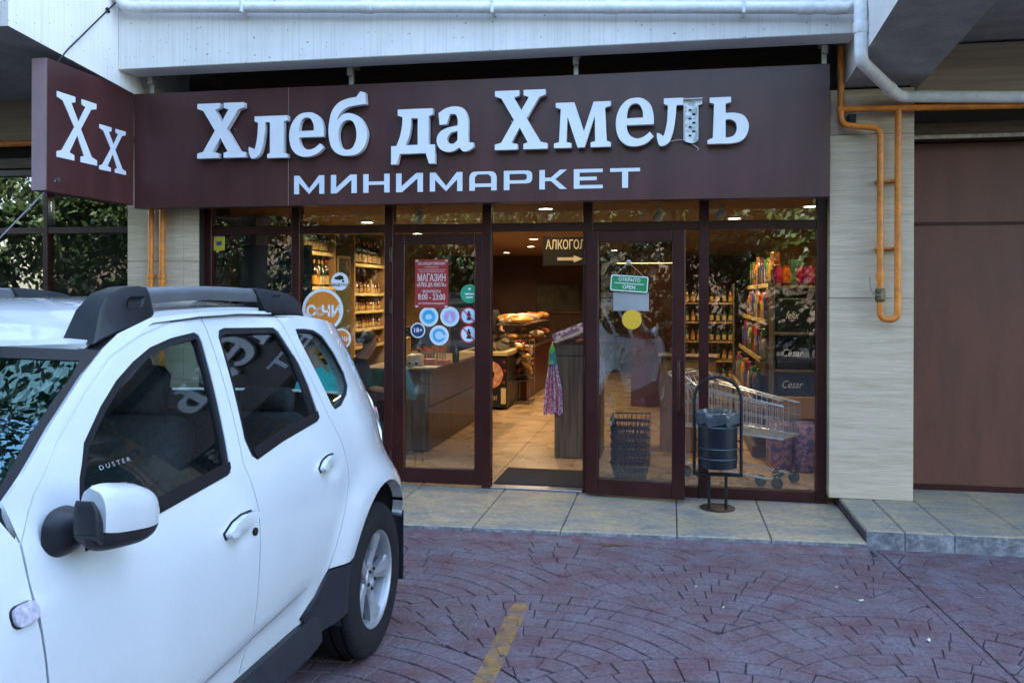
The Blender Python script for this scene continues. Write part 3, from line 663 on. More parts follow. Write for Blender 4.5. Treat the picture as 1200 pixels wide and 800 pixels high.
def WS(x, z):
    """half width of the body at station x, height z"""
    w = interp(WZ, z)
    for xa in (0, 2.673):
        r = math.hypot(x-xa, z-.35); w += .036*sst((.66-r)/.2)*sst((1.0-z)/.25)
    if x > 2.5: b = sst((z-.62)/.35); w -= .42*max(0, x-2.76+.26*b)**2
    if x < .1: w -= .26*(.1-x)**2
    zc = 1.0+.05*(x-.53); w -= .011*sst((z-zc)/.035+.5)*sst((1.05-x)/.5)*sst((1.25-z)/.1)
    zl = .515+.062*(x-1.3)
    if .5 < x < 2.1: w -= .010*sst((zl-z)/.07+.5)*sst((2.0-x)/.15)
    for hx, hz in ((1.40, .895), (2.12, .955)): w -= .016*math.exp(-((x-hx)/.055)**2-((z-hz)/.030)**2)
    return w
def car_pt(x, y, z): return Vector((XC+y, YC+x, z))
def resample(P, st):
    out = []
    for i in range(len(P)):
        a, b = P[i], P[(i+1) % len(P)]; n = max(1, int(math.hypot(b[0]-a[0], b[1]-a[1])/st))
        for k in range(n): t = k/n; out.append((a[0]+(b[0]-a[0])*t, a[1]+(b[1]-a[1])*t))
    return out
def inset(P, d):
    n = len(P); A = sum(P[i][0]*P[(i+1) % n][1]-P[(i+1) % n][0]*P[i][1] for i in range(n)); s = 1 if A > 0 else -1; out = []
    for i in range(n):
        a, b, c = P[i-1], P[i], P[(i+1) % n]
        e1 = Vector((b[0]-a[0], b[1]-a[1])).normalized(); e2 = Vector((c[0]-b[0], c[1]-b[1])).normalized()
        n1 = Vector((-e1.y, e1.x))*s; n2 = Vector((-e2.y, e2.x))*s; q = (n1+n2)
        q = q/max(.5, q.length_squared/2) if q.length > 1e-6 else n1
        out.append((b[0]+q.x*d, b[1]+q.y*d))
    return out
def surf(name, poly, fn, mat, parent, holes=(), st=.04, skirt=.014, off=0.0, both=False):
    """fill a 2-D outline, lay it on the surface fn(u,v) -> point, give it an inward folded edge"""
    poly = resample(poly, st); holes = [resample(h, st) for h in holes]
    us = [p[0] for p in poly]; vs_ = [p[1] for p in poly]; extra = []
    u = min(us)+st*.37
    while u < max(us):
        v = min(vs_)+st*.41
        while v < max(vs_):
            if inpoly(u, v, poly) and not any(inpoly(u, v, h) for h in holes):
                if min((p[0]-u)**2+(p[1]-v)**2 for L in [poly]+holes for p in L) > (st*.55)**2: extra.append((u, v))
            v += st
        u += st
    tris, pts = fill(poly, tuple(holes), extra)
    e = 1e-3; V = []; N = []
    for (a, b) in pts:
        p = fn(a, b); t1 = fn(a+e, b)-fn(a-e, b); t2 = fn(a, b+e)-fn(a, b-e); n = t1.cross(t2).normalized(); V.append(p); N.append(n)
    ref = Vector((XC, YC+1.4, .7)); mid = sum(V, Vector())/len(V); nm = sum(N, Vector())
    if nm.dot(mid-ref) < 0: N = [-n for n in N]
    V = [p+n*off for p, n in zip(V, N)]
    F = []
    for t in tris:
        fn_ = (V[t[1]]-V[t[0]]).cross(V[t[2]]-V[t[0]]); F.append(t if fn_.dot(N[t[0]]) > 0 else tuple(reversed(t)))
    k = 0
    if skirt:
        for loop in [poly]+holes:
            L = len(loop); b0 = len(V)
            V += [V[k+i] for i in range(L)]+[V[k+i]-N[k+i]*skirt for i in range(L)]; nn = []
            cx = sum((V[k+i] for i in range(L)), Vector())/L; sg = 1 if k == 0 else -1
            for i in range(L):
                t = V[k+(i+1) % L]-V[k+i-1]; q = t.cross(N[k+i]).normalized(); q = q if q.dot(V[k+i]-cx)*sg > 0 else -q; nn.append(q)
            N += nn+nn
            for i in range(L):
                j = (i+1) % L; a = (b0+i, b0+j, b0+L+j, b0+L+i)
                fn_ = (V[a[1]]-V[a[0]]).cross(V[a[3]]-V[a[0]]); F.append(a if fn_.dot(nn[i]) > 0 else tuple(reversed(a)))
            k += L
    me = bpy.data.meshes.new(name); me.from_pydata([tuple(p) for p in V], [], F); me.materials.append(mat)
    me.polygons.foreach_set('use_smooth', [True]*len(me.polygons))
    me.normals_split_custom_set_from_vertices([tuple(n) for n in N]); me.update()
    return link(name, me, parent)
car = thing('parked_car', 'white SUV with black roof rails parked nose towards the viewer', 'car', (XC, YC+1.34, 0))
B_seam = [(1.45,.434),(1.491,.533),(1.498,.686),(1.508,.827),(1.516,.936),(1.506,1.029),(1.495,1.10),(1.518,1.165),(1.592,1.395),(1.630,1.529),(1.632,1.566)]
A_seam = [(1.45,1.558),(1.25,1.520),(1.07,1.470),(.90,1.385),(.74,1.29),(.62,1.195),(.545,1.108)]
L_edge = [(.531,.999),(.534,.926),(.545,.812),(.565,.65),(.59,.50),(.62,.435)]
C_seam = [(2.182,1.562),(2.212,1.524),(2.22,1.394),(2.247,1.148),(2.282,1.038),(2.292,.955),(2.295,.873),(2.22,.753),(2.096,.566)]
W_f = [(.716,1.041),(.986,1.056),(1.381,1.082),(1.405,1.087),(1.414,1.102),(1.445,1.177),(1.513,1.351),(1.566,1.488),(1.566,1.511),(1.547,1.52),(1.4,1.508),(1.269,1.486),(1.16,1.452),(1.05,1.408),(.944,1.351),(.829,1.275),(.772,1.20),(.735,1.12)]
W_r = [(1.588,1.092),(1.80,1.117),(2.127,1.141),(2.156,1.150),(2.166,1.170),(2.187,1.283),(2.190,1.368),(2.147,1.498),(2.120,1.515),(1.75,1.527),(1.705,1.52),(1.68,1.497),(1.627,1.354),(1.555,1.165),(1.562,1.110)]
W_q = [(2.311,1.502),(2.40,1.499),(2.483,1.490),(2.546,1.463),(2.588,1.387),(2.603,1.290),(2.575,1.235),(2.519,1.205),(2.411,1.169),(2.335,1.162),(2.319,1.180),(2.304,1.342),(2.296,1.46)]
def arch(xa, r, a0, a1, n=18): return [(xa+r*math.cos(R(a0+(a1-a0)*k/n)), .37+r*math.sin(R(a0+(a1-a0)*k/n))) for k in range(n+1)]
fdoor_P = [(.62,.435)]+B_seam+A_seam+L_edge[:-1]
rdoor_P = B_seam+[(1.9,1.571)]+C_seam+[(2.0,.492),(1.893,.449)]
quart_P = C_seam+[(2.25,.548)]+arch(2.673, .42, 154, 22)+[(3.10,.53),(3.21,.60),(3.235,.90),(3.20,1.05),(3.10,1.25),(2.97,1.43),(2.87,1.505),(2.6,1.540),(2.4,1.558)]
apil_P = [(.5445,1.1105),(.619,1.1975),(.739,1.2925),(.8985,1.388),(1.0685,1.473),(1.2485,1.523),(1.45,1.561),(1.632,1.569),(1.9,1.574),(2.17,1.567),(2.17,1.579),(1.9,1.586),(1.632,1.584),(1.35,1.574),(1.153,1.533),(1.058,1.496),(.935,1.437),(.748,1.333),(.53,1.195)]
fend_P = [(.5425,1.106),(.5285,.999),(.5315,.926),(.5425,.812),(.5625,.65),(.5875,.50),(.6175,.437)]+[(.41,.44)]+arch(0, .42, 10, 165)+[(-.47,.55),(-.56,.66),(-.60,.80),(-.54,.90),(-.40,.965),(-.2,1.02),(0,1.06),(.3,1.115),(.51,1.17)]
for side in (1, -1):
    fn = lambda x, z, s=side: car_pt(x, s*WS(x, z), z)
    def pl(P): return P
    fd = surf('front_door', inset(fdoor_P, .0021), fn, M_paint, car, [W_f], st=.03)
    rd = surf('rear_door', inset(rdoor_P, .0022), fn, M_paint, car, [W_r])
    qp = surf('quarter_panel', inset(quart_P, .0022), fn, M_paint, car, [W_q], skirt=.05)
    surf('roof_pillar', inset(apil_P, .0004), fn, M_paint, car)
    surf('pillar_backing', [(p[0]+.010, p[1]-.012) for p in A_seam]+[(p[0]-.010, p[1]+.010) for p in reversed(A_seam)], fn, M_paint, car, st=.05, off=-.004, skirt=0)
    ff = surf('front_fender', inset(fend_P, .0022), fn, M_paint, car, skirt=.05)
    for P, par, d in ((W_f, fd, .020), (W_r, rd, .020), (W_q, qp, .010)):
        surf('window_seal', inset(P, .0006), fn, M_rubber, par, [inset(P, d)], st=.03, off=-.004, skirt=.01)
        surf('window', inset(P, d-.004), fn, M_cglass, par, st=.045, off=-.013, skirt=0)
    surf('belt_moulding', [(.75,1.045),(.986,1.057),(1.381,1.083),(1.412,1.098),(1.42,1.118),(1.0,1.092),(.76,1.082)], fn, M_rubber, fd, st=.03, off=.003, skirt=.008)
    surf('belt_moulding', [(1.59,1.095),(1.80,1.119),(2.127,1.143),(2.158,1.153),(2.164,1.178),(1.8,1.152),(1.58,1.126)], fn, M_rubber, rd, st=.03, off=.003, skirt=.008)
    surf('window_divider', [(2.095,1.15),(2.125,1.15),(2.175,1.33),(2.18,1.40),(2.155,1.40)], fn, M_rubber, rd, st=.03, off=-.001, skirt=.01)
    # inner shell closes the gaps between panels
    sh = [(.45,.42),(2.0,.42),(2.2,.80),(2.6,.82),(3.0,.80),(3.1,1.1),(2.9,1.42),(2.6,1.52),(1.6,1.56),(1.2,1.50),(.8,1.29),(.5,1.10)]
    surf('inner_trim', sh, fn, M_trim, car, [inset(W_f, .006), inset(W_r, .006), inset(W_q, .002)], st=.08, off=-.035, skirt=0)
    # handles, lock, repeater
    for P, par in (([(1.290,.926),(1.297,.910),(1.35,.908),(1.42,.916),(1.470,.930),(1.476,.942),(1.462,.953),(1.40,.956),(1.34,.947)], fd), ([(2.018,.978),(2.024,.964),(2.07,.962),(2.13,.970),(2.176,.984),(2.182,.996),(2.168,1.006),(2.11,1.008),(2.06,.999)], rd)):
        surf('handle_gap_shade', inset(P, -.005), fn, M_rubber, par, st=.05, off=.0015, skirt=.004)  # dark sheet stands in for the shaded gap round the handle
        surf('door_handle', P, fn, M_paint, par, st=.02, off=.026, skirt=.022)
    MB().lathe([(.013, 0), (.013, .006), (.010, .008)], 14, Matrix.Translation(fn(1.478, .884)) @ Matrix.Rotation(R(90)*side, 4, 'Y')).build('key_lock', M_rubber, fd, smooth=True)
    rp = rrect(.458, .526, .958, .996, .017); surf('repeater_rim', inset(rp, -.003), fn, M_rubber, ff, st=.02, off=.003, skirt=.004); surf('side_repeater', rp, fn, pm('repeater_lens', (.36,.35,.42), .15, var=.25, scale=60, coat=1), ff, st=.015, off=.011, skirt=.009)
    # sill, side step, rear cladding
    surf('sill', [(.60,.39),(1.90,.39),(2.0,.505),(1.885,.458),(1.45,.445),(.62,.445)], fn, M_paint, car, st=.05, off=-.004, skirt=.02)
    surf('arch_cladding', [(2.094,.560),(1.99,.486),(1.90,.44),(1.975,.375),(2.05,.335),(2.262,.340),(2.258,.45),(2.248,.543)], fn, M_clad, car, st=.04, off=.010, skirt=.05)
    prof = [(.80,.262),(.872,.282),(.897,.315),(.896,.342),(.866,.420),(.84,.420)]
    m = MB(); n = 14; x0, x1 = .50, 2.02
    for i in range(n+1):
        x = x0+(x1-x0)*i/n; e = .0 if 0 < i < n else .02
        m.v += [tuple(car_pt(x, side*(p[0]-e*(p[0]-.84)*8), p[1])) for p in prof]
    k = len(prof)
    for i in range(n):
        for j in range(k): m.f.append((i*k+j, i*k+(j+1) % k, (i+1)*k+(j+1) % k, (i+1)*k+j)); m.m.append(0)
    m.f += [tuple(range(k)), tuple(n*k+j for j in range(k))]; m.m += [0, 0]; m.build('side_step', M_clad, car, smooth=True, angle=R(25))
    # wheel-house liner and mudflap
    for xa in (0, 2.673):
        m = MB(); A = [R(-12+204*k/16) for k in range(17)]
        v = [car_pt(xa+.425*math.cos(a), side*min(y, WS(xa+.425*math.cos(a), .37+.425*math.sin(a))-.015), .37+.425*math.sin(a)) for y in (.9, .58) for a in A]; v += [car_pt(xa, side*.575, .37)]
        f = [(i, i+1, 18+i, 17+i) for i in range(16)]+[(17+i, 18+i, 34) for i in range(16)]
        m.add(v, f); m.build('wheel_liner', M_trim, car)
        m = MB(); c = [car_pt(xa+.425, side*y, z) for y in (.70, .865) for z in (.20, .55)]; d = [p+Vector((0, .012, 0)) for p in c]
        m.add(c+d, [(0,1,3,2), (4,6,7,5), (0,2,6,4), (1,5,7,3), (0,4,5,1), (2,3,7,6)]); m.build('mudflap', M_clad, car)
    # roof rail
    rail = bpy.data.objects.new('roof_rail', None); C.objects.link(rail); rail.location = car_pt(1.2, side*.55, 1.56); adopt(rail, car)
    def foot(P, base):
        m = MB(); n = len(P); zt = max(p[1] for p in P)
        def yy(p, s): 
            t = sst((p[1]-base)/(zt-base)); c = .548; h = .052*(1-t)+.026*t; return c+s*h
        rings = []
        for sgn, ins in ((1, 0), (1, .012), (-1, .012), (-1, 0)): pass
        o_ = [car_pt(p[0], side*yy(p, 1), p[1]) for p in P]; i_ = [car_pt(p[0], side*yy(p, -1), p[1]) for p in P]
        oi = [car_pt(p[0], side*(yy(p, 1)+.006), p[1]) for p in inset(P, .012)]; ii = [car_pt(p[0], side*(yy(p, -1)-.006), p[1]) for p in inset(P, .012)]
        m.add(o_+i_+oi+ii, [(a, (a+1) % n, n+(a+1) % n, n+a) for a in range(n)]+[(a, (a+1) % n, 2*n+(a+1) % n, 2*n+a) for a in range(n)]+[(n+a, n+(a+1) % n, 3*n+(a+1) % n, 3*n+a) for a in range(n)]+[tuple(2*n+a for a in range(n)), tuple(3*n+a for a in range(n))])
        return m.build('rail_foot', M_clad, rail, smooth=True, angle=R(35))
    f1 = foot([(1.075,1.505),(1.353,1.570),(1.378,1.585),(1.374,1.650),(1.362,1.668),(1.32,1.673),(1.25,1.668),(1.17,1.648),(1.12,1.60)], 1.52)
    f2 = foot([(2.13,1.575),(2.476,1.548),(2.468,1.600),(2.43,1.632),(2.36,1.651),(2.25,1.663),(2.10,1.672),(2.075,1.668)], 1.55)
    for (xx, zz), par in (((1.285, 1.625), f1), ((2.235, 1.628), f2)):
        P = rrect(xx-.042, xx+.036, zz-.018, zz+.016, .010)
        m = MB(); n = len(P); Q = inset(P, .007); y0 = .593 if xx < 2 else .590
        m.add([car_pt(p[0]+(p[1]-zz)*.35, side*y0, p[1]) for p in P]+[car_pt(p[0]+(p[1]-zz)*.35, side*(y0-.006), p[1]) for p in Q], [(a, (a+1) % n, n+(a+1) % n, n+a) for a in range(n)]+[tuple(n+a for a in range(n))]); m.build('foot_recess', M_rubber, par)
    m = MB(); n = 12
    for i in range(n+1):
        x = 1.36+(2.12-1.36)*i/n; zt = 1.668+.008*math.sin(math.pi*i/n); zb = 1.616+.010*math.sin(math.pi*i/n)
        m.v += [tuple(car_pt(x, side*y, z)) for y, z in ((.570,zb),(.574,(zt+zb)/2),(.568,zt-.006),(.558,zt),(.538,zt),(.528,zt-.008),(.528,zb))]
    for i in range(n):
        for j in range(7): m.f.append((i*7+j, i*7+(j+1) % 7, i*7+7+(j+1) % 7, i*7+7+j)); m.m.append(0)
    m.build('rail_bar', M_rail, rail, smooth=True, angle=R(50))
# ---- roof, bonnet, screen, ends
RE = [(.95,1.478),(1.06,1.508),(1.153,1.542),(1.35,1.582),(1.632,1.593),(1.9,1.595),(2.177,1.586),(2.4,1.574),(2.6,1.556),(2.87,1.525),(3.05,1.49)]
def roof_fn(x, y): return car_pt(x, y, interp(RE, x)+.043*(1-(y/.60)**2)*sst((x-.80)/.7))
roof = surf('roof', [(1.06,.578),(1.03,.45),(.995,.25),(.985,0),(.995,-.25),(1.03,-.45),(1.06,-.578),(1.35,-.574),(1.9,-.570),(2.4,-.565),(2.7,-.54),(2.90,-.47),(2.99,-.25),(3.01,0),(2.99,.25),(2.90,.47),(2.7,.54),(2.4,.565),(1.9,.570),(1.35,.574)], roof_fn, M_paint, car, st=.06, skirt=.03)
for s in (1, -1):
    m = MB(); P = [(1.06,1.496),(1.153,1.530),(1.35,1.570),(1.632,1.581),(1.9,1.583),(2.177,1.572),(2.4,1.562),(2.6,1.545)]
    v = [car_pt(x, s*.560, z) for x, z in P]+[car_pt(x, s*.612, z-.014) for x, z in P]; m.add(v, [(i, i+1, len(P)+i+1, len(P)+i) for i in range(len(P)-1)]); m.build('roof_ditch', M_rubber, roof)
WX = [(1.00,.22),(1.188,.540),(1.326,.756),(1.431,.945),(1.5,1.070),(1.55,1.16)]
def ws_fn(y, z):
    yE = interp(WZ, z)-.01; return car_pt(interp(WX, z)-.105*(1-(y/yE)**2), y, z)
ws_P = [(-.815,1.10),(-.4,1.075),(0,1.065),(.4,1.075),(.815,1.10),(.772,1.20),(.715,1.32),(.66,1.44),(.630,1.486),(.3,1.498),(0,1.502),(-.3,1.498),(-.630,1.486),(-.66,1.44),(-.715,1.32),(-.772,1.20)]
ws = surf('windscreen', ws_P, ws_fn, M_wglass, car, st=.07, skirt=0)
surf('windscreen_seal', inset(ws_P, -.004), ws_fn, M_rubber, ws, [inset(ws_P, .022)], st=.05, off=.002, skirt=.02)
HZ = [(-.72,.86),(-.6,.945),(-.4,.99),(0,1.062),(.3,1.112),(.5,1.155)]
def hood_fn(x, y): return car_pt(x, y, interp(HZ, x)+.040*(1-(y/.80)**2)-.06*max(0, abs(y)-.72)*4)
hd = surf('bonnet', [(.47,.77),(.40,.4),(.37,0),(.40,-.4),(.47,-.77),(.2,-.785),(-.1,-.775),(-.4,-.72),(-.58,-.60),(-.68,-.3),(-.70,0),(-.68,.3),(-.58,.60),(-.4,.72),(-.1,.775),(.2,.785)], hood_fn, M_paint, car, st=.07, skirt=.02)
m = MB(); m.add([car_pt(x, y, z) for x, y, z in [(.34,-.80,1.06),(.34,.80,1.06),(.60,.80,1.10),(.60,-.80,1.10)]], [(0,1,2,3)]); m.build('cowl', M_trim, car)
for s, y0 in ((1, .55), (1, -.1)):
    m = MB(); m.tube([ws_fn(y0, 1.10)+Vector((0, -.03, .0)), ws_fn(y0-.3, 1.135)+Vector((0, -.02, .012)), ws_fn(y0-.62, 1.15)+Vector((0, -.015, .01))], [.012, .009, .005], 6); m.build('wiper', M_rubber, ws)
def front_fn(y, z):
    return car_pt(-.80+.34*abs(y/.88)**2.6+.10*sst((z-.60)/.4)+.05*sst((.42-z)/.2), y, z)
gr_P = rrect(-.46, .46, .62, .80, .04); hl = [(.50,.64),(.78,.68),(.80,.80),(.70,.88),(.52,.84)]; hr = [(-p[0], p[1]) for p in reversed(hl)]; ig = rrect(-.55, .55, .36, .50, .04)
fb = surf('front_bumper', [(-.80,.28),(.80,.28),(.84,.55),(.83,.80),(.74,.90),(.4,.925),(0,.93),(-.4,.925),(-.74,.90),(-.83,.80),(-.84,.55)], front_fn, M_paint, car, [gr_P, hl, hr, ig], st=.06, skirt=.02)
surf('grille', gr_P, front_fn, M_clad, fb, st=.08, off=-.02, skirt=0); surf('air_intake', ig, front_fn, M_clad, fb, st=.08, off=-.03, skirt=0)
for z in (.665, .71, .755): m = MB(); m.tube([front_fn(y, z)+Vector((0, -.004, 0)) for y in (-.44,-.3,-.1,.1,.3,.44)], .010, 8); m.build('grille_bar', pm('chrome', (.6,.6,.62), .12, metal=1), fb, smooth=True)
for P in (hl, hr): surf('headlight', P, front_fn, pm('headlight_lens', (.55,.58,.62), .08, var=.3, scale=30, coat=1), fb, st=.05, off=-.004, skirt=0)
def rear_fn(y, z):
    return car_pt(3.42-.33*abs(y/.86)**2.8-.08-.85*max(0, z-1.03)**1.15+.06*sst((.72-z)/.25), y, z)
rw_P = [(-.56,1.13),(.56,1.13),(.50,1.44),(-.50,1.44)]; tl = [(.60,.86),(.735,.86),(.70,1.06),(.60,1.08)]; tr_ = [(-p[0], p[1]) for p in reversed(tl)]
tg = surf('tailgate', [(-.60,.62),(.60,.62),(.76,.70),(.74,.95),(.69,1.1),(.60,1.28),(.52,1.45),(.48,1.52),(-.48,1.52),(-.52,1.45),(-.60,1.28),(-.69,1.1),(-.74,.95),(-.76,.70)], rear_fn, M_paint, car, [rw_P, tl, tr_], st=.06, skirt=.02)
surf('rear_window', inset(rw_P, .004), rear_fn, M_cglass, tg, st=.08, off=-.006, skirt=0)
for P in (tl, tr_): surf('tail_light', P, rear_fn, pm('tail_lens', (.30,.012,.012), .12, var=.3, scale=40, coat=1), tg, st=.05, off=.01, skirt=.02)
surf('rear_bumper', [(-.74,.30),(.74,.30),(.77,.60),(.765,.695),(.60,.612),(-.60,.612),(-.765,.695),(-.77,.60)], rear_fn, M_paint, car, st=.06, off=.012, skirt=.05)
m = MB(); m.v = []; m.box(XC-.70, XC+.70, YC-.55, YC+3.20, .24, .34, .02).box(XC-.56, XC+.56, YC-.6, YC+.42, .34, .80, .02).box(XC-.56, XC+.56, YC+2.2, YC+3.2, .34, .62, .02); o = m.build('underbody', M_trim, car); o['kind'] = 'stuff'
for s in (1, -1):
    fn = lambda x, z: car_pt(x, s*WS(x, z), z)
    m = MB(); X_ = [.60+.06*k for k in range(23)]
    for x in X_:
        z = .515+.062*(x-1.3); m.v += [tuple(fn(x, z+d)+Vector((s*.0012, 0, 0))) for d in (.0012, -.0012)]
    m.f = [(2*i, 2*i+1, 2*i+3, 2*i+2) for i in range(22)]; m.m = [0]*22; m.build('crease_shade_line', M_rubber, car)  # thin dark strip drawn along the door bend as its shade line
# ---- wheels
def wheel(x, s):
    root = bpy.data.objects.new('wheel', None); C.objects.link(root)
    p = car_pt(x, s*.778, .342); root.location = p; adopt(root, car)
    M = Matrix.Translation(p) @ Matrix.Rotation(R(90)*s, 4, 'Y')          # local z -> outward
    T = [(.215,.085),(.222,.100),(.245,.107),(.285,.108),(.312,.103),(.330,.094),(.340,.082)]
    for q in (.070, .052, .030, .008, -.008, -.030, -.052, -.070):
        T.append((.3425, q))
    Tt = [(.215,.085),(.222,.100),(.245,.107),(.285,.108),(.312,.103),(.330,.094),(.339,.084),(.3425,.072),(.3425,.056),(.335,.055),(.335,.047),(.3430,.046),(.3430,.008),(.335,.007),(.335,-.007),(.343,-.008),(.343,-.046),(.335,-.047),(.335,-.055),(.3425,-.056),(.3425,-.072),(.330,-.094),(.285,-.108),(.215,-.085)]
    MB().lathe(Tt, 56, M, cap=False).build('tyre', M_tyre, root, smooth=True, angle=R(30))
    tr = MB()
    for k in range(70):
        a = 2*math.pi*k/70
        for z0, z1 in ((.058,.096), (-.096,-.058)):
            m4 = M @ Matrix.Rotation(a, 4, 'Z'); tr.box(.326 if z1 > .09 else .326, .3452 , -.0045, .0045, z0+.006, z1-.022 if z0 > 0 else z1, 0, M=m4)
    o = tr.build('tread_blocks', M_tyre, root); o['kind'] = 'stuff'
    rim = MB().lathe([(.190,-.07),(.196,.02),(.200,.070),(.213,.084),(.219,.092),(.217,.097),(.210,.094),(.203,.080),(.198,.060),(.185,-.06)], 48, M, cap=False).build('rim', M_rim, root, smooth=True, angle=R(50))
    MB().lathe([(.02,-.02),(.19,-.03),(.19,-.05),(.02,-.05)], 32, M).build('brake_disc', M_trim, rim)
    for k in range(5):
        a = 2*math.pi*k/5+.35
        sp = MB(); P = [(.045,-.034),(.075,-.030),(.120,-.040),(.170,-.058),(.203,-.074),(.204,.052),(.170,.030),(.120,.016),(.075,.020),(.045,.026)]
        zt = lambda r: .060+.018*sst((r-.04)/.16)
        n = len(P); m4 = M @ Matrix.Rotation(a, 4, 'Z')
        top = [(p[0], p[1]*.86, zt(p[0])) for p in P]; low = [(p[0], p[1], zt(p[0])-.010) for p in P]; bot = [(p[0], p[1]*.9, zt(p[0])-.04) for p in P]
        c0 = [(r, (P[i][1]+P[9-i][1])/2*.9, zt(r)+.007) for i, r in enumerate([.045,.075,.12,.17,.203])]
        v = [m4 @ Vector(q) for q in top+low+bot+c0]
        f = [(i, i+1, 3*n+i+1, 3*n+i) for i in range(4)]+[(9-i, 9-i-1, 3*n+i+1, 3*n+i) for i in range(4)]
        f += [(i, (i+1) % n, n+(i+1) % n, n+i) for i in range(n)]+[(n+i, n+(i+1) % n, 2*n+(i+1) % n, 2*n+i) for i in range(n)]
        sp.add(v, f); sp.build('spoke', M_rim, rim)
    MB().lathe([(.062,.03),(.060,.066),(.052,.072),(.035,.070),(.032,.060),(.028,.058),(.0,.060)], 24, M, cap=False).build('hub_cap', M_rim, rim, smooth=True, angle=R(40))
    for k in range(5):
        a = 2*math.pi*k/5; MB().lathe([(.009,.06),(.009,.076),(.006,.080)], 6, M @ Matrix.Translation((.046*math.cos(a), .046*math.sin(a), 0))).build('wheel_nut', M_darkm, rim)
for x in (0, 2.673):
    for s in (1, -1): wheel(x, s)
# ---- mirrors (folded back against the doors)
for s in (1, -1):
    mi = bpy.data.objects.new('door_mirror', None); C.objects.link(mi); mi.location = car_pt(.66, s*.86, 1.10); adopt(mi, car)
    m = MB(); rings = [(.828,.060,.058,.655,1.104), (.845,.056,.054,.655,1.106), (.868,.040,.040,.665,1.112), (.892,.030,.033,.680,1.118), (.915,.026,.030,.69,1.120)]
    n = 28
    for (y, rx, rz, cx, cz) in rings:
        m.v += [tuple(car_pt(cx+rx*math.copysign(abs(math.cos(a))**.8, math.cos(a)), s*y, cz+rz*math.copysign(abs(math.sin(a))**.8, math.sin(a)))) for a in [2*math.pi*k/n for k in range(n)]]
    for i in range(len(rings)-1):
        for k in range(n): m.f.append((i*n+k, i*n+(k+1) % n, (i+1)*n+(k+1) % n, (i+1)*n+k)); m.m.append(0)
    m.f.append(tuple((len(rings)-1)*n+k for k in range(n))); m.m.append(0); m.build('mirror_foot', M_clad, mi, smooth=True)
    def shell(z0f, z1f, mat, nm, grow=1.0, xr=(.598, .852), t0=0.0):
        """slice of the housing: rounded box lying along the door, between two height fractions"""
        m = MB(); nu, nv = 18, 10; rows = []
        for i in range(nu+1):
            t = t0+(1-t0)*i/nu; x = xr[0]+(xr[1]-xr[0])*t
            e = (1-abs(2*t-1)**3.2)**(1/2.6) if 0 < t < 1 else 0.0
            zc = 1.152-.045*t; h = (.082-.012*t)*(.35+.65*e)*grow if 0 < t < 1 else .02
            yc = .928-.004*t; d = .050*(.25+.75*e)*grow
            row = []
            for j in range(nv+1):
                f = z0f+(z1f-z0f)*j/nv; zz = zc+h*f; dd = d*max(.0, 1-abs(f)**3)**.5
                row.append((x, yc, zz, dd))
            rows.append(row)
        k = nv+1
        for sg in (1, -1):
            b = len(m.v); m.v += [tuple(car_pt(x, s*(yc+sg*(dd if sg > 0 else dd*.55)), zz)) for r in rows for (x, yc, zz, dd) in r]
            for i in range(nu):
                for j in range(nv): m.f.append((b+i*k+j, b+(i+1)*k+j, b+(i+1)*k+j+1, b+i*k+j+1)); m.m.append(0)
        N = (nu+1)*k
        for i in range(nu):
            for j in (0, nv): m.f.append((i*k+j, (i+1)*k+j, N+(i+1)*k+j, N+i*k+j)); m.m.append(0)
        for i in (0, nu):
            for j in range(nv): m.f.append((i*k+j, i*k+j+1, N+i*k+j+1, N+i*k+j)); m.m.append(0)
        return m.build(nm, mat, mi, smooth=True, angle=R(45))
    shell(-.42, 1, M_paint, 'mirror_cap', t0=.10); shell(-1, -.45, M_clad, 'mirror_housing'); shell(-.44, .80, M_clad, 'mirror_hinge', .82, xr=(.592, .63))
    m = MB(); m.tube([car_pt(.69, s*.905, 1.118), car_pt(.655, s*.93, 1.108)], .022, 10); m.build('pivot', M_rubber, mi, smooth=True)
    P = [(.66,1.115),(.84,1.085),(.85,1.14),(.80,1.19),(.67,1.21)]
    m = MB(); m.add([car_pt(p[0], s*.897, p[1]) for p in P], [tuple(range(5))]); m.build('mirror_glass', pm('mirror_silver', (.8,.82,.84), .03, metal=1, var=0), mi)
# ---- cabin
def cushion(name, c, sx, sy, sz, tilt, mat, parent):
    m = MB(); M = Matrix.Translation(c) @ Matrix.Rotation(tilt, 4, 'X'); m.box(-sx/2, sx/2, -sy/2, sy/2, -sz/2, sz/2, min(sx, sy, sz)*.28, M=M)
    o = m.build(name, mat, parent, smooth=True, angle=R(60)); return o
for s in (1, -1):
    st_ = bpy.data.objects.new('front_seat', None); C.objects.link(st_); st_.location = car_pt(1.35, s*.36, .5); adopt(st_, car)
    cushion('seat_cushion', car_pt(1.20, s*.36, .62), .50, .50, .16, R(6), M_seat, st_); cushion('seat_back', car_pt(1.50, s*.36, .93), .48, .15, .62, R(-16), M_seat, st_); cushion('headrest', car_pt(1.60, s*.36, 1.31), .26, .10, .18, R(-10), M_seat, st_)
rb = bpy.data.objects.new('rear_seat', None); C.objects.link(rb); rb.location = car_pt(2.25, 0, .5); adopt(rb, car)
cushion('seat_cushion', car_pt(2.12, 0, .63), 1.20, .48, .16, R(6), M_seat, rb); cushion('seat_back', car_pt(2.42, 0, .90), 1.22, .14, .46, R(-18), M_seat, rb)
for y in (-.42, .42): cushion('headrest', car_pt(2.50, y, 1.17), .24, .09, .12, R(-10), M_seat, rb)
cushion('dashboard', car_pt(.66, 0, .98), 1.42, .44, .20, R(0), M_trim, car)
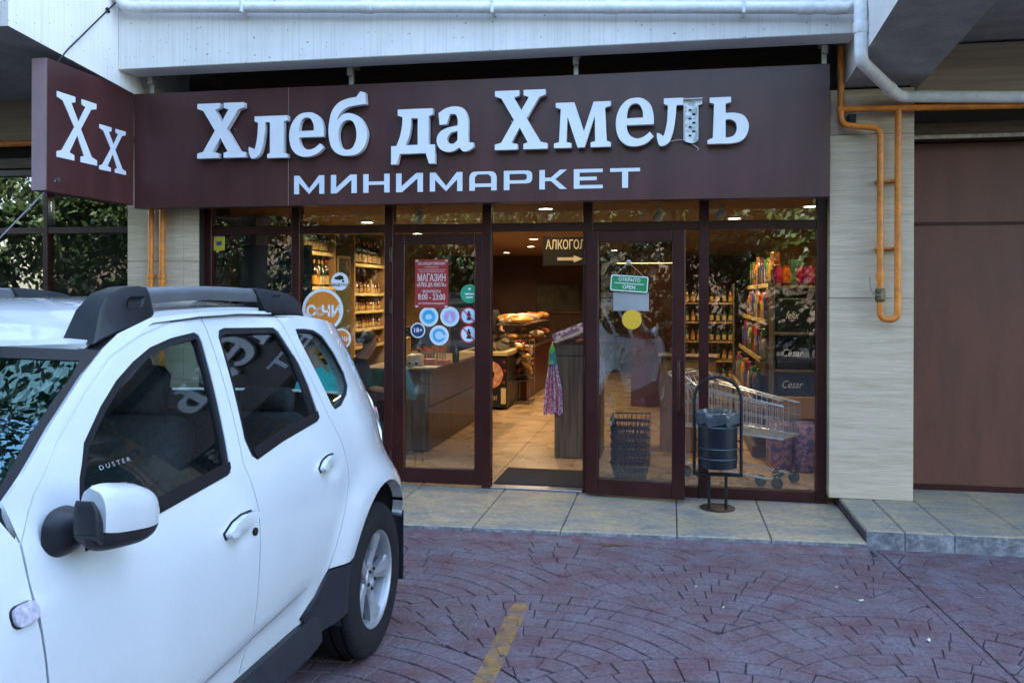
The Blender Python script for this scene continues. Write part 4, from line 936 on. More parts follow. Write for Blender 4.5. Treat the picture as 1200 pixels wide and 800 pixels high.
m = MB(); Mw = Matrix.Translation(car_pt(.98, .36, 1.02)) @ Matrix.Rotation(R(-64), 4, 'X'); m.tube([Mw @ Vector((.185*math.cos(a), .185*math.sin(a), 0)) for a in [2*math.pi*k/24 for k in range(24)]], .015, 8, closed=True)
sw = m.build('steering_wheel', M_trim, car, smooth=True); MB().lathe([(.065,-.03),(.06,.0)], 14, Mw).box(-.18, .18, -.02, .02, -.02, -.005, .004, M=Mw).build('wheel_spokes', M_trim, sw)
m = MB(); m.add([roof_fn(x, y)+Vector((0, 0, -.035)) for x in (1.05, 1.6, 2.2, 2.9) for y in (-.55, 0, .55)], [(i*3+j, i*3+j+1, i*3+j+4, i*3+j+3) for i in range(3) for j in range(2)]); m.build('headliner', pm('headliner', (.30,.31,.32), .9), car)
m = MB(); m.box(XC-.11, XC+.11, YC+.90, YC+.93, 1.39, 1.46, .012); m.build('inner_mirror', M_trim, car)
for s in (1, -1): m = MB(); m.box(XC+s*.36-.2, XC+s*.36+.2, YC+1.06, YC+1.17, 1.462, 1.478, .005); m.build('sun_visor', M_trim, car)
m = MB(); m.box(XC-.62, XC+.62, YC+.5, YC+3.1, .345, .37); m.build('cabin_floor', M_trim, car)
mk = car_pt(.915, WS(.915, 1.208)-.008, 1.208); n2 = (car_pt(.915, WS(.915, 1.25), 1.25)-car_pt(.915, WS(.915, 1.16), 1.16)).normalized(); ex = Vector((0, -1, 0)); ez = n2; ey = ez.cross(ex)
Mt = Matrix((( -ex.x, ez.x, 1, mk.x+.004), (-ex.y, ez.y, 0, mk.y), (-ex.z, ez.z, .4, mk.z), (0, 0, 0, 1)))
text('lettering', 'D U S T E R', .017, Mt, pm('etched_grey', (.22,.23,.24), .5), car, width=.125, extr=.0003, bold=0)
# ================================================================ SHOP INTERIOR
M_floor = pm('shop_tile', (.36,.25,.145), .28, var=.16, scale=4, detail=7)
M_ceil = pm('shop_ceiling', (.20,.115,.06), .7, var=.1, scale=3)
M_wall = pm('shop_wall', (.055,.028,.020), .7, var=.2, scale=3)
M_ochre = pm('shop_wall_ochre', (.30,.19,.085), .8, var=.15, scale=3)
M_walnut = pm('walnut', (.085,.045,.026), .45, var=.5, scale=3, stretch=(7,7,.7), detail=8)
M_oak = pm('grey_oak', (.13,.085,.055), .5, var=.45, scale=3, stretch=(9,9,.6), detail=8)
M_shelf = pm('shelf_wood', (.30,.18,.075), .5, var=.25, scale=6, stretch=(1,5,1))
fl = MB().box(-4.62, 1.69, .07, 11, .0, .046).build('shop_floor', M_dark); tag(fl, kind='structure')
for i in range(8):
    for j in range(11):
        x0 = -3.3+i*.6; y0 = .075+j*.6
        MB().box(x0+.0015, x0+.5985, y0+.0015, y0+.5985, .04, .055, .002).build('floor_tile', M_floor, fl)
rs = MB().box(-4.6, -3.3, .08, 10.9, .0465, .055).box(1.5, 1.68, .08, 10.9, .0465, .055).box(-3.3, 1.5, 6.675, 10.9, .0465, .055).build('floor_tiles', M_floor, fl); tag(rs, kind='stuff')
part('ceiling', -4.7, 1.78, .08, 11, 2.462, 2.54, mat=M_ceil, b=0)
part('side_wall', -4.70, -4.63, .42, 11, .05, 2.46, mat=M_ochre, b=0)
part('side_wall', 1.70, 1.757, .42, 11, .05, 2.46, mat=M_ochre, b=0)
part('back_wall', -4.62, 1.69, 10.8, 10.92, .05, 2.46, mat=M_wall, b=0)
part('partition_wall', -.55, .14, 5.4, 5.5, .056, 2.46, mat=pm('red_panel_wall', (.10,.022,.018), .6, var=.2, scale=4), b=0)
part('partition_wall', -3.95, -3.24, .42, .46, .056, 2.10, mat=pm('charcoal_board', (.020,.020,.022), .6, var=.3, scale=5), b=.003)
# ---- ceiling lamps: lit
M_lamp = emitter('lamp_warm', (1, .80, .52), 4)
def lamp(x, y, z, w, n):
    t = thing('ceiling_light', n, 'ceiling light', (x, y, z), 'round downlights in the shop ceiling')
    MB().lathe([(.075, 0), (.085, -.006), (.075, -.012), (.062, -.008), (.062, 0)], 20, Matrix.Translation((x, y, z))).build('ring', M_letter_side, t, smooth=True)
    MB().lathe([(.060, -.004), (.060, -.008)], 20, Matrix.Translation((x, y, z))).build('diffuser', M_lamp, t)
    l = bpy.data.lights.new('downlight', 'AREA'); l.shape = 'DISK'; l.size = .12; l.energy = w*.18; l.color = (1, .70, .38); l.spread = R(150)
    o = bpy.data.objects.new('downlight', l); C.objects.link(o); o.location = (x, y, z-.02); adopt(o, t)
k = 0
for q_, (x, y, w) in enumerate([(-1.62,3.0,6), (-1.95,5.3,18), (-2.3,7.2,19), (-3.1,9.2,9), (-.3,6.5,6), (-3.35,2.2,24), (-3.3,4.0,23), (.66,2.3,13), (.55,3.7,13), (1.25,1.15,7), (-1.0,8.6,8), (-1.15,1.0,2.5)]):
    lamp(x, y, 2.46, w, ['lit downlight over the aisle past the checkout counter','lit downlight above the black freezer','lit downlight above the bakery counter','lit downlight at the far left back of the shop','lit downlight deep in the shop right of the aisle','lit downlight over the near wine rack','lit downlight over the amber liquor rack','lit downlight beside the near end of the gondola','lit downlight beside the far end of the gondola','lit downlight above the end shelf at the right window','lit downlight at the back of the shop right of the board','lit downlight just inside the open doorway'][q_])
def strip(x0, x1, y, z, lab):
    t = thing('light_strip', lab, 'light strip', ((x0+x1)/2, y, z)); MB().box(x0, x1, y-.02, y+.02, z, z+.02, .003).build('channel', M_frame, t)
    MB().box(x0+.01, x1-.01, y-.012, y+.012, z-.006, z-.001, 0).build('diffuser', emitter('strip_amber', (1, .62, .16), 1.2), t)
    for x in (x0+.1, x1-.1): MB().tube([(x, y, z+.02), (x, y, 2.463)], .004, 5).build('hanger', M_frame, t)
strip(-2.9, -1.5, 2.3, 2.40, 'amber light strip under the ceiling above the left door leaf')
strip(-.75, .18, 5.2, 2.10, 'amber light strip across the red partition wall')
for i, (x, y, n) in enumerate([(-2.35, .9, 'track spotlight above the left door leaf'), (-.1, 1.1, 'track spotlight above the folded door leaf'), (.45, 1.0, 'track spotlight above the shopping trolley')]):
    t = thing('track_spotlight', n, 'spotlight', (x, y, 2.46)); MB().box(x-.02, x+.02, y-.05, y+.05, 2.43, 2.461, .003).build('mount', M_letter_side, t)
    M = Matrix.Translation((x, y, 2.38)) @ Matrix.Rotation(R(35), 4, 'Y') @ Matrix.Rotation(R(20), 4, 'X'); MB().lathe([(.03,.05), (.035,.04), (.04,-.05), (.034,-.05), (.03, -.04)], 14, M).build('head', M_letter_side, t, smooth=True); MB().lathe([(.029,-.041), (.029,-.044)], 12, M).build('bulb', M_lamp, t)
# ---- bottles and packs (small, one mesh each; copies share it)
def bmat(n, c, r=.12): return pm(n, c, r, var=.2, scale=30, coat=.5)
Mg = [bmat('bottle_dark', (.012,.014,.010)), bmat('bottle_green', (.02,.05,.02)), bmat('bottle_amber', (.16,.06,.012)), bmat('bottle_clear', (.35,.33,.28))]
Ml = [pm('label_cream', (.36,.26,.11), .6, var=.4, scale=50), pm('label_gold', (.40,.23,.04), .4, var=.4, scale=50), pm('label_red', (.30,.02,.015), .5), pm('label_white', (.42,.38,.28), .6, var=.3, scale=50)]
def bottle_mesh(name, g, l, cap, h=.31, r=.038, neck=.55):
    m = MB(); m.lathe([(r*.9,0),(r,.006),(r,h*neck),(r*.85,h*(neck+.06)),(r*.42,h*(neck+.18)),(r*.36,h*.9),(r*.40,h*.905),(r*.40,h*.93)], 12)
    m.mi = 1; m.lathe([(r*1.02,h*.10),(r*1.02,h*.42)], 12, cap=False); m.mi = 2; m.lathe([(r*.42,h*.86),(r*.43,h),(r*.3,h*1.005)], 10)
    return m.mesh(name, [g, l, cap], smooth=True)
BM = [bottle_mesh('bottle', Mg[a], Ml[b], c, h, r, nk) for a, b, c, h, r, nk in [(0,0,Ml[2],.31,.038,.58), (0,3,Ml[1],.31,.038,.6), (1,0,Ml[1],.30,.040,.55), (2,1,Mg[0],.27,.042,.55), (0,1,Ml[1],.32,.037,.58), (3,3,Ml[3],.28,.04,.6), (2,0,Ml[1],.24,.045,.6)]]
def bottle(x, y, z, i, label, group, s=1):
    o = link('bottle', BM[i]); o.location = (x, y, z); o.rotation_euler = (0, 0, random.random()*6.28); o.scale = (s, s, s*random.uniform(.92, 1.06)); tag(o, label, 'bottle', group)
ORD = ['first','second','third','fourth','fifth','sixth','seventh','eighth','ninth','tenth','eleventh','twelfth','thirteenth','fourteenth','fifteenth','sixteenth','seventeenth','eighteenth','nineteenth','twentieth']+[f'{a}' for a in ('twenty first','twenty second','twenty third','twenty fourth','twenty fifth','twenty sixth','twenty seventh','twenty eighth','twenty ninth','thirtieth','thirty first','thirty second','thirty third','thirty fourth')]
def rack(name, label, x, y0, y1, zs, depth, wood, nm):
    t = thing(name, label, 'shelf', (x, (y0+y1)/2, .055))
    for y in (y0, y1): MB().box(x-depth, x+.02, y-.02, y+.02, .056, 2.45, .003).build('upright', wood, t)
    MB().box(x-depth-.02, x-depth-.001, y0-.02, y1+.02, .056, 2.45, .002).build('back_panel', M_walnut, t)
    for z in zs:
        s = MB().box(x-depth, x+.01, y0+.021, y1-.021, z-.03, z, .002).build('shelf_board', wood, t)
        MB().box(x+.011, x+.016, y0+.03, y1-.03, z-.034, z+.006, 0).build('price_rail', pm('price_rail', (.55,.42,.18), .5, var=.5, scale=40), s)
    return t
rack('wine_rack', 'wooden wine rack nearest the window on the left wall', -4.0, 1.45, 2.82, [2.13, 1.73, 1.33, .93, .5], .30, M_shelf, 'a')
zl = {2.13: 'top', 1.73: 'second', 1.33: 'third', .93: 'fourth'}
for z, nm in zl.items():
    for k in range(14):
        for row in (0, 1):
            if row and random.random() < .3: continue
            bottle(-4.06-.11*row+random.uniform(-.01, .01), 1.53+k*.09+random.uniform(-.008, .008), z, random.choice([0,1,2,4,4,0,3]), f'{ORD[k]} {"front" if not row else "rear"} bottle from the window on the {nm} shelf of the near wine rack', f'bottles, {nm} shelf, near wine rack')
rack('liquor_rack', 'wooden liquor rack deeper in on the left wall, lit amber', -3.98, 3.42, 4.6, [2.04, 1.66, 1.43, 1.20, .97, .6], .30, M_shelf, 'b')
for z, nm in {2.04: 'top', 1.66: 'second', 1.43: 'third', 1.20: 'fourth', .97: 'fifth'}.items():
    for k in range(12):
        bottle(-4.04+random.uniform(-.012, .012), 3.5+k*.093+random.uniform(-.008, .008), z, random.choice([0,4,1]) if z > 2 else random.choice([3,6,3,5,6]), f'{ORD[k]} bottle from the window on the {nm} shelf of the amber lit liquor rack', f'bottles, {nm} shelf, liquor rack', 1 if z > 2 else .6)
pc = thing('picture_panel', 'framed dark picture on the post between the two bottle racks', 'picture', (-4.0, 3.1, 1.7)); MB().box(-4.05, -4.0, 2.86, 3.37, .06, 2.1, .003).build('post_panel', pm('green_lit_panel', (.05,.055,.02), .7, var=.2, scale=6), pc)  # green light on the post panel is mixed into its colour
MB().box(-3.998, -3.985, 2.92, 3.32, 1.78, 2.12, .003).build('frame', M_shelf, pc); MB().box(-3.984, -3.981, 2.95, 3.29, 1.81, 2.09, 0).build('picture', pm('dark_print', (.02,.018,.015), .4, col2=(.35,.22,.06), scale=7, contrast=(.55,.7)), pc)
# ---- checkout counter
ct = thing('checkout_counter', 'dark walnut checkout counter inside behind the left door leaf', 'counter', (-2.8, 2.5, .055))
MB().box(-3.10, -2.405, 1.43, 3.65, .058, .50, .003).build('base', M_walnut, ct); MB().box(-3.10, -2.395, 1.425, 3.66, .515, .86, .003).build('upper_band', M_walnut, ct)
MB().box(-3.10, -2.43, 1.44, 3.64, .501, .514, 0).build('shadow_gap', pm('pale_strip', (.22,.16,.1), .4), ct); MB().box(-3.13, -2.375, 1.40, 3.68, .861, .895, .004).build('counter_top', M_oak, ct)
MB().box(-2.70, -2.41, 1.416, 1.424, .06, .855, .002).build('end_panel', M_oak, ct)
def simple(name, label, cat, mb, mat, group=None, smooth=False): o = mb.build(name, mat, None, smooth); return tag(o, label, cat, group)
t = thing('card_terminal', 'small white countertop device at the near end of the checkout counter', 'terminal', (-2.60, 1.60, .895))
MB().box(-2.68, -2.52, 1.54, 1.66, .896, 1.03, .02).build('housing', pm('cream_plastic', (.55,.50,.40), .4), t, smooth=True)
for x in (-2.64, -2.57): MB().lathe([(.014,0),(.014,.004)], 12, Matrix.Translation((x, 1.539, .935)) @ Matrix.Rotation(R(90), 4, 'X')).build('button', M_dark, t)
simple('paper_sheaf', 'loose paper sheaf hanging over the counter edge by the white device', 'paper', MB().box(-2.58, -2.34, 1.42, 1.55, .897, .906, .001).box(-2.50, -2.33, 1.43, 1.60, .9065, .912, .001), pm('paper', (.6,.55,.45), .8))
t = thing('lighter_display', 'tray of orange topped lighters standing on the checkout counter', 'display', (-2.55, 2.0, .895)); MB().box(-2.68, -2.36, 1.94, 2.14, .896, .94, .003).build('tray', pm('pink_tray', (.50,.20,.14), .5), t)
for k in range(14):
    x = -2.65+.02*k; y = 1.97+.05*(k % 3); MB().box(x-.006, x+.006, y-.006, y+.006, .941, 1.03+.02*(k % 2), .001).build('lighter', Mg[3] if k % 3 else Ml[0], t); MB().box(x-.008, x+.008, y-.008, y+.008, 1.032+.02*(k % 2), 1.065+.02*(k % 2), .002).build('lighter_cap', pm('orange_cap', (.6,.16,.02), .4), t)
simple('bottle', 'green bottle beside the lighter tray on the checkout counter', 'bottle', MB().lathe([(.035,0),(.04,.01),(.04,.12),(.015,.17),(.015,.21)], 12, Matrix.Translation((-2.33+.02, 2.16, .896))), Mg[1], None, True)
simple('pink_box', 'small pink carton on the checkout counter', 'box', MB().box(-2.56, -2.44, 1.78, 1.88, .896, .965, .003), pm('pink_card', (.55,.24,.18), .6))
t = thing('cash_register', 'dark cash register screen on the checkout counter', 'register', (-2.85, 2.5, .895)); MB().box(-3.0, -2.7, 2.45, 2.7, .896, .98, .01).build('base', M_black, t); MB().box(-3.02, -2.66, 2.50, 2.53, 1.02, 1.28, .006).build('screen', M_black, t); MB().tube([(-2.84, 2.55, .98), (-2.84, 2.53, 1.03)], .015, 8).build('stem', M_black, t)
t = thing('hook_stand', 'yellow lit cardboard carton behind the counter by the left door stile', 'box', (-2.72, 1.9, .895)); MB().box(-2.98, -2.74, 1.75, 1.90, .896, 1.19, .004).build('carton', pm('kraft', (.42,.27,.10), .7), t); MB().box(-2.98, -2.74, 1.745, 1.7495, 1.10, 1.14, 0).build('tape', Ml[0], t)
# ---- ice cream chest and far counters
fz = thing('freezer_chest', 'black chest freezer with a ring doughnut printed on its front', 'freezer', (-2.5, 5.0, .055)); MB().box(-2.86, -2.21, 4.62, 5.6, .09, .80, .015).build('body', pm('freezer_black', (.010,.010,.014), .35), fz); MB().box(-2.88, -2.19, 4.60, 5.62, .801, .86, .008).build('lid', pm('freezer_lid', (.42,.36,.18), .35), fz); MB().box(-2.8, -2.27, 4.66, 5.5, .8605, .865, 0).build('glass_lid', M_pane, fz)
m = MB(); m.prism(ellipse(-2.45, .54, .19, .19, 22), 4.612, 4.6195, 'y', (ellipse(-2.45, .54, .07, .07, 16),)); dn = m.build('doughnut_print', pm('doughnut', (.45,.09,.05), .5, col2=(.62,.40,.22), scale=16), fz)
for k in range(16):
    a = k*.3927+.2; x, z = -2.45+.13*math.cos(a), .54+.13*math.sin(a); MB().box(x-.012, x+.012, 4.606, 4.6115, z-.02, z+.02, .002).build('sprinkle', Ml[3] if k % 2 else Ml[0], dn)
for k, (x, z) in enumerate([(-2.245,.72), (-2.235,.60), (-2.25,.44), (-2.63,.70), (-2.66,.42)]): MB().lathe([(.018,0),(.018,.004)], 10, Matrix.Translation((x, 4.619, z)) @ Matrix.Rotation(R(90), 4, 'X')).build('berry_print', Ml[2], fz)
MB().box(-2.29, -2.22, 4.612, 4.6195, .14, .36, .001).build('info_label', pm('pale_label', (.5,.4,.22), .6), fz); text('lettering', 'вкусно!', .085, at(-2.50, 4.614, .22), Ml[3], fz)
fc = thing('bakery_counter', 'red brown bakery counter with glass case deep in the shop', 'counter', (-2.5, 6.6, .055)); MB().box(-2.95, -2.12, 5.75, 8.6, .058, .80, .004).build('base', pm('red_brown_laminate', (.10,.026,.018), .4, var=.15), fc); MB().box(-2.97, -2.10, 5.73, 8.62, .801, .84, .003).build('top', M_walnut, fc)
MB().box(-2.62, -2.16, 5.9, 8.5, 1.18, 1.20, 0).build('case_top', M_oak, fc); MB().box(-2.165, -2.155, 5.9, 8.5, .841, 1.179, 0).build('case_pane', M_pane, fc); MB().box(-2.62, -2.166, 5.9, 5.91, .841, 1.179, 0).build('case_pane', M_pane, fc)
M_bread = pm('bread', (.48,.20,.05), .7, var=.5, scale=20); M_wrap = [pm('wrap_red', (.40,.05,.02), .35), pm('wrap_gold', (.50,.28,.05), .35), M_bread, pm('wrap_white', (.55,.48,.38), .4)]
LM = []
for q in range(4):
    m = MB(); n = 10
    for i in range(7):
        t_ = i/6; rr = .045*math.sin(math.pi*(.06+.88*t_))**.6*(1 if q % 2 else .8); x = (t_-.5)*(.22 if q % 2 else .14)
        m.v += [(x, rr*math.cos(2*math.pi*j/n)*(1+.15*math.sin(5*x*20)), rr*.8*math.sin(2*math.pi*j/n)+.035) for j in range(n)]
    m.f = [(i*n+j, i*n+(j+1) % n, (i+1)*n+(j+1) % n, (i+1)*n+j) for i in range(6) for j in range(n)]+[tuple(range(n)), tuple(60+j for j in range(n))]; m.m = [0]*len(m.f)
    LM.append(m.mesh('loaf', M_wrap[q], True))
for k in range(130):
    tier = k % 3; o = link('wrapped_loaf' if k % 2 else 'bread_roll', LM[k % 4])
    x = random.uniform(-2.58, -2.2); y = random.uniform(5.95, 8.4); z = [.842, .93, 1.202][tier]
    if tier == 2 and k % 2: x, y = random.uniform(-2.5, -2.2), random.uniform(5.92, 6.6)
    o.location = (x, y, z+random.uniform(0, .05 if tier != 2 else .03)); o.rotation_euler = (0, 0, random.random()*3); s = random.uniform(1.0, 1.9); o.scale = (s, s, s)
    tag(o, 'bread or wrapped pastry heaped in the bakery case deep in the shop', 'pastry', 'pastries at the bakery counter')
for k in range(26):
    o = link('candy_bag', LM[(k*3) % 4]); o.location = (random.uniform(-2.2, -2.02), random.uniform(5.3, 5.7), .5+.022*k*.7); o.rotation_euler = (random.random(), random.random(), random.random()*3); s = random.uniform(.7, 1.1); o.scale = (s, s, s); tag(o, 'shiny sweet bag on the rack beside the black freezer', 'bag', 'sweet bags beside the freezer')
rk = thing('sweet_rack', 'narrow wire rack of sweets beside the black freezer', 'rack', (-2.1, 5.5, .055))
for x in (-2.22, -2.0):
    for y in (5.28, 5.72): MB().tube([(x, y, .056), (x, y, 1.0)], .006, 5).build('post', M_steel, rk)
for z in (.40, .48, .70, .9): MB().box(-2.22, -2.0, 5.28, 5.72, z-.006, z, 0).build('tray', M_steel, rk)
bb = thing('menu_board', 'dark chalk board on the back wall of the shop', 'board', (-2.3, 10.7, 1.6)); MB().box(-2.75, -1.85, 10.74, 10.79, 1.30, 1.85, .004).build('board', pm('chalk', (.05,.045,.035), .8, var=.4, scale=6), bb); MB().box(-2.78, -1.82, 10.76, 10.795, 1.27, 1.299, 0).build('ledge', M_oak, bb)
# ---- wood cabinet by the door, hanging wraps, tilted carton
cb = thing('wood_cabinet', 'tall grey oak cabinet just inside the open doorway', 'cabinet', (-.85, 1.6, .055))
for z0, z1 in ((.058, 1.05), (1.056, 1.17)): MB().box(-1.11, -.66, 1.36, 1.85, z0, z1, .003).build('front_panel', M_oak, cb)
MB().box(-1.13, -.64, 1.34, 1.87, 1.171, 1.195, .003).build('top', M_walnut, cb)
bx = thing('sweet_carton', 'purple printed carton tilted on top of the grey oak cabinet', 'carton', (-.95, 1.4, 1.2)); Mb = Matrix.Translation((-.95, 1.38, 1.262)) @ Matrix.Rotation(R(-22), 4, 'Y') @ Matrix.Rotation(R(-12), 4, 'X'); MB().box(-.17, .17, -.10, .10, -.05, .05, .004, M=Mb).build('carton', pm('carton_print', (.18,.10,.22), .5, col2=(.55,.45,.5), scale=22, contrast=(.48,.56)), bx); MB().box(-.16, .16, -.1035, -.1005, -.045, -.02, 0, M=Mb).build('label_strip', Ml[3], bx)
hw = thing('wrapping_bundle', 'bundle of pink and white patterned rolls hanging at the cabinet edge', 'bundle', (-1.13, 1.3, .47))
for k in range(11):
    x = -1.19+.015*k; MB().tube([(x+.6*(-1.125-x), 1.30+.02*(k % 3), .98), (x, 1.29+.025*(k % 3), .72), (x+.15*(x+1.115), 1.29+.025*(k % 3), .475+.008*(k % 4))], .0095, 7).build('roll', pm(f'roll_{k%4}', [(.55,.10,.25),(.60,.52,.55),(.28,.09,.36),(.62,.30,.36)][k % 4], .35, col2=[(.7,.5,.55),(.35,.1,.3),(.6,.5,.6),(.4,.1,.1)][k % 4], scale=45, contrast=(.47,.53)), hw)
m = MB(); m.lathe([(.012,1.16),(.03,1.12),(.04,1.02),(.05,.97),(.04,.968)], 10, Matrix.Translation((-1.125, 1.31, 0))); m.build('tie_bag', pm('bag_green_blue', (.02,.16,.30), .4, col2=(.10,.38,.06), scale=14, contrast=(.48,.54)), hw)
MB().tube([(-1.125, 1.31, 1.15), (-1.125, 1.335, 1.18)], .004, 5).build('hook', M_steel, hw)
# ---- hanging sign
al = thing('direction_sign', 'black hanging sign with an arrow pointing right inside the doorway', 'sign', (-.95, 1.4, 1.93)); MB().box(-1.235, -.74, 1.395, 1.415, 1.935, 2.215, .002).build('board', M_dark, al)
text('lettering', 'АЛКОГОЛЬ', .125, at(-.985, 1.393, 2.135), pm('sign_cream', (.62,.54,.38), .5), al, width=.44)
MB().prism([(-1.09,1.985),(-.93,1.985),(-.93,1.965),(-.84,2.0),(-.93,2.035),(-.93,2.015),(-1.09,2.015)], 1.391, 1.3945, 'y').build('arrow', pm('sign_cream', (.62,.54,.38), .5), al)
for x in (-1.15, -.83): MB().tube([(x, 1.405, 2.214), (x, 1.405, 2.462)], .003, 5).build('hanger', M_steel, al)
# ---- gondola on the right
gd = thing('gondola_shelf', 'long shelf unit of household goods behind the right window', 'shelf', (1.2, 3.2, .055)); M_gond = pm('gondola', (.10,.075,.05), .5)
MB().box(1.20, 1.24, 1.80, 4.42, .058, 1.80, .003).build('back_panel', M_gond, gd); MB().box(.80, 1.199, 1.80, 4.42, .058, .16, .003).build('plinth', M_gond, gd)
GS = [(1.76, .98), (1.40, .93), (1.02, .88), (.62, .80)]
for z, xf in GS:
    s = MB().box(xf, 1.199, 1.81, 4.41, z-.025, z, .002).build('shelf_board', M_gond, gd); MB().box(xf-.008, xf-.001, 1.81, 4.41, z-.035, z+.012, .001).build('price_rail', pm('price_rail2', (.50,.36,.12), .5, var=.6, scale=45), s)
MB().box(.95, 1.199, 1.775, 1.799, .058, 1.79, .003).build('end_panel', M_gond, gd)
cols = [(.40,.26,.03), (.05,.17,.03), (.03,.06,.22), (.28,.025,.02), (.34,.27,.17), (.34,.11,.02), (.03,.03,.035), (.16,.03,.10)]
PK = []
for q, c in enumerate(cols):
    m = MB(); h = .22+.02*(q % 3)
    if q % 2 == 0: m.lathe([(.036,0),(.042,.01),(.042,h*.62),(.030,h*.78),(.016,h*.84),(.018,h*.85)], 10)
    else: m.box(-.045, .045, -.03, .03, 0, h*.9, .006)
    m.mi = 1
    if q % 2 == 0: m.lathe([(.020,h*.85),(.020,h),(.012,h*1.01)], 8)
    else: m.box(-.0455, .0455, -.0306, .0306, h*.3, h*.6, 0)
    PK.append(m.mesh('pack', [pm(f'pack_{q}', c, .3, var=.25, scale=30), pm(f'pack_cap_{q}', cols[(q+3) % 8], .35)], True))
for si, (z, xf) in enumerate(GS):
    nm = ['top', 'second', 'third', 'lowest'][si]
    for k in range(34):
        y = 1.87+k*.098
        if y > 4.4: break
        o = link('detergent_bottle' if (k*3+si) % 2 == 0 else 'product_box', PK[(k//2*3+si*2+k % 2*5) % 8]); o.location = (xf+.055+random.uniform(0, .015), y+random.uniform(-.01, .01), z+.001); o.rotation_euler = (0, 0, random.uniform(-.3, .3)+1.57); s = random.uniform(1.0, 1.2); o.scale = (s, s, s*random.uniform(.85, 1.3))
        tag(o, f'{ORD[k]} product from the window on the {nm} shelf of the right hand gondola', 'product', f'household goods, {nm} gondola shelf')
# end of the gondola: black pet food boxes, orange shelf, packs below
ec = thing('end_shelf', 'end shelf of black pet food boxes nearest the right window', 'shelf', (1.3, 1.62, .055))
for z in (1.74, 1.30, .95): MB().box(.97, 1.60, 1.42, 1.77, z-.025, z, .002).build('shelf_board', M_gond, ec)
MB().box(.97, 1.62, 1.415, 1.77, .50, .70, .003).build('orange_front', pm('orange_panel', (.42,.20,.035), .5), ec); MB().box(.97, 1.60, 1.771, 1.774, .06, 1.9, 0).build('back_panel', M_gond, ec); MB().box(.955, .9685, 1.42, 1.77, .06, 1.80, .002).build('side_panel', M_gond, ec)
M_petbox = pm('pet_box_black', (.008,.008,.010), .35)
for (x0, x1, z0, z1, word, lab) in [(.99,1.27,1.301,1.62,'felix','black pet food box lettered felix on the end shelf'), (1.29,1.57,1.301,1.60,'','black pet food box beside the one lettered felix'), (.99,1.28,.951,1.26,'Cesar','black pet food box lettered Cesar, middle of the end shelf'), (.99,1.30,.701,.92,'Cesar','lowest black pet food box lettered Cesar on the end shelf'), (1.31,1.58,.951,1.25,'','black pet food box to the right of the middle lettered one')]:
    t = thing('pet_food_box', lab, 'box', ((x0+x1)/2, 1.55, z0)); MB().box(x0, x1, 1.44, 1.70, z0, z1, .004).build('carton', M_petbox, t)
    if word: text('lettering', word, .10, at(x0+.135, 1.438, (z0+z1)/2), M_letter, t, width=.19 if word == 'Cesar' else .12, bold=0, shear=.35)
simple('green_box', 'dark green carton standing on the end shelf top', 'box', MB().box(1.12, 1.24, 1.5, 1.62, 1.741, 1.99, .004), pm('dk_green', (.012,.05,.025), .5))
for k in range(6): simple('crisp_bag', f'{ORD[k]} shiny snack bag from the left on the end shelf top', 'bag', MB().lathe([(.02,0),(.06,.03),(.065,.10),(.05,.17),(.06,.19)], 7, Matrix.Translation((1.0+.03*k if k < 3 else 1.22+.06*(k-3), 1.47+.05*(k % 2), 1.741)) @ Matrix.Diagonal((1, .6, 1, 1))), pm(f'snack_{k%3}', [(.22,.015,.05), (.12,.01,.05), (.25,.06,.01)][k % 3], .25, var=.4, scale=30), 'snack bags on the end shelf')
for k in range(4):
    t = thing('paper_roll_pack', f'{["near left","near right","far left","far right"][k]} blue and pink wrapped pack on the floor below the end shelf', 'pack', (1.1, 1.3, .055)); x = 1.0+.22*(k % 2); y = 1.20+.24*(k//2)
    MB().lathe([(.09,0),(.105,.02),(.105,.40),(.09,.42)], 14, Matrix.Translation((x, y, .056))).build('wrap', pm('wrap_blue_pink', (.12,.12,.35), .3, col2=(.5,.28,.36), scale=24, contrast=(.46,.54)), t, smooth=True)
cbx = thing('low_cabinet', 'orange wood cabinet behind the glazing between door leaf and bin', 'cabinet', (.1, 1.3, .055)); MB().box(-.10, .46, 1.9, 2.3, .058, 1.0, .004).build('body', pm('orange_wood', (.34,.17,.055), .5, var=.25, scale=4, stretch=(6,6,.7)), cbx); MB().box(-.12, .48, 1.88, 2.32, 1.001, 1.03, .003).build('top', M_walnut, cbx)
wb = thing('rear_shelf', 'shelf unit of dark red and amber goods deeper in behind the bin', 'shelf', (.55, 4.7, .055))
for x in (.16, .80): MB().box(x, x+.02, 4.45, 4.75, .056, 1.8, .002).build('upright', M_gond, wb)
for z in (.55, .80, 1.05, 1.30, 1.55): MB().box(.181, .799, 4.45, 4.75, z-.02, z, .002).build('shelf_board', M_shelf, wb)
for z in (.55, .80, 1.05, 1.30, 1.55):
    for k in range(8): bottle(.215+k*.08, 4.52, z, random.choice([0,2,3,4]), f'{ORD[k]} bottle from the left on the {["lowest","second","third","fourth","top"][round((z-.55)/.25)]} board of the rear shelf', 'bottles on the rear shelf', .68)
mt = MB().box(-1.46, -.69, .10, .76, .0555, .066, .003).build('door_mat', pm('mat_black', (.014,.015,.018), .95, var=.4, scale=60, bump=.8, bscale=300)); tag(mt, 'black ribbed door mat inside the open doorway', 'mat')
for k in range(30): MB().box(-1.45+k*.0253, -1.438+k*.0253, .11, .75, .0665, .070, 0).build('rib', MATS['mat_black'], mt)
# ================================================================ TROLLEY, BASKETS, BIN
M_wire = pm('zinc_wire', (.68,.68,.68), .32, metal=.6, var=.1, scale=20)
tro = thing('shopping_trolley', 'wire shopping trolley behind the right hand window', 'trolley', (.7, .55, .055))
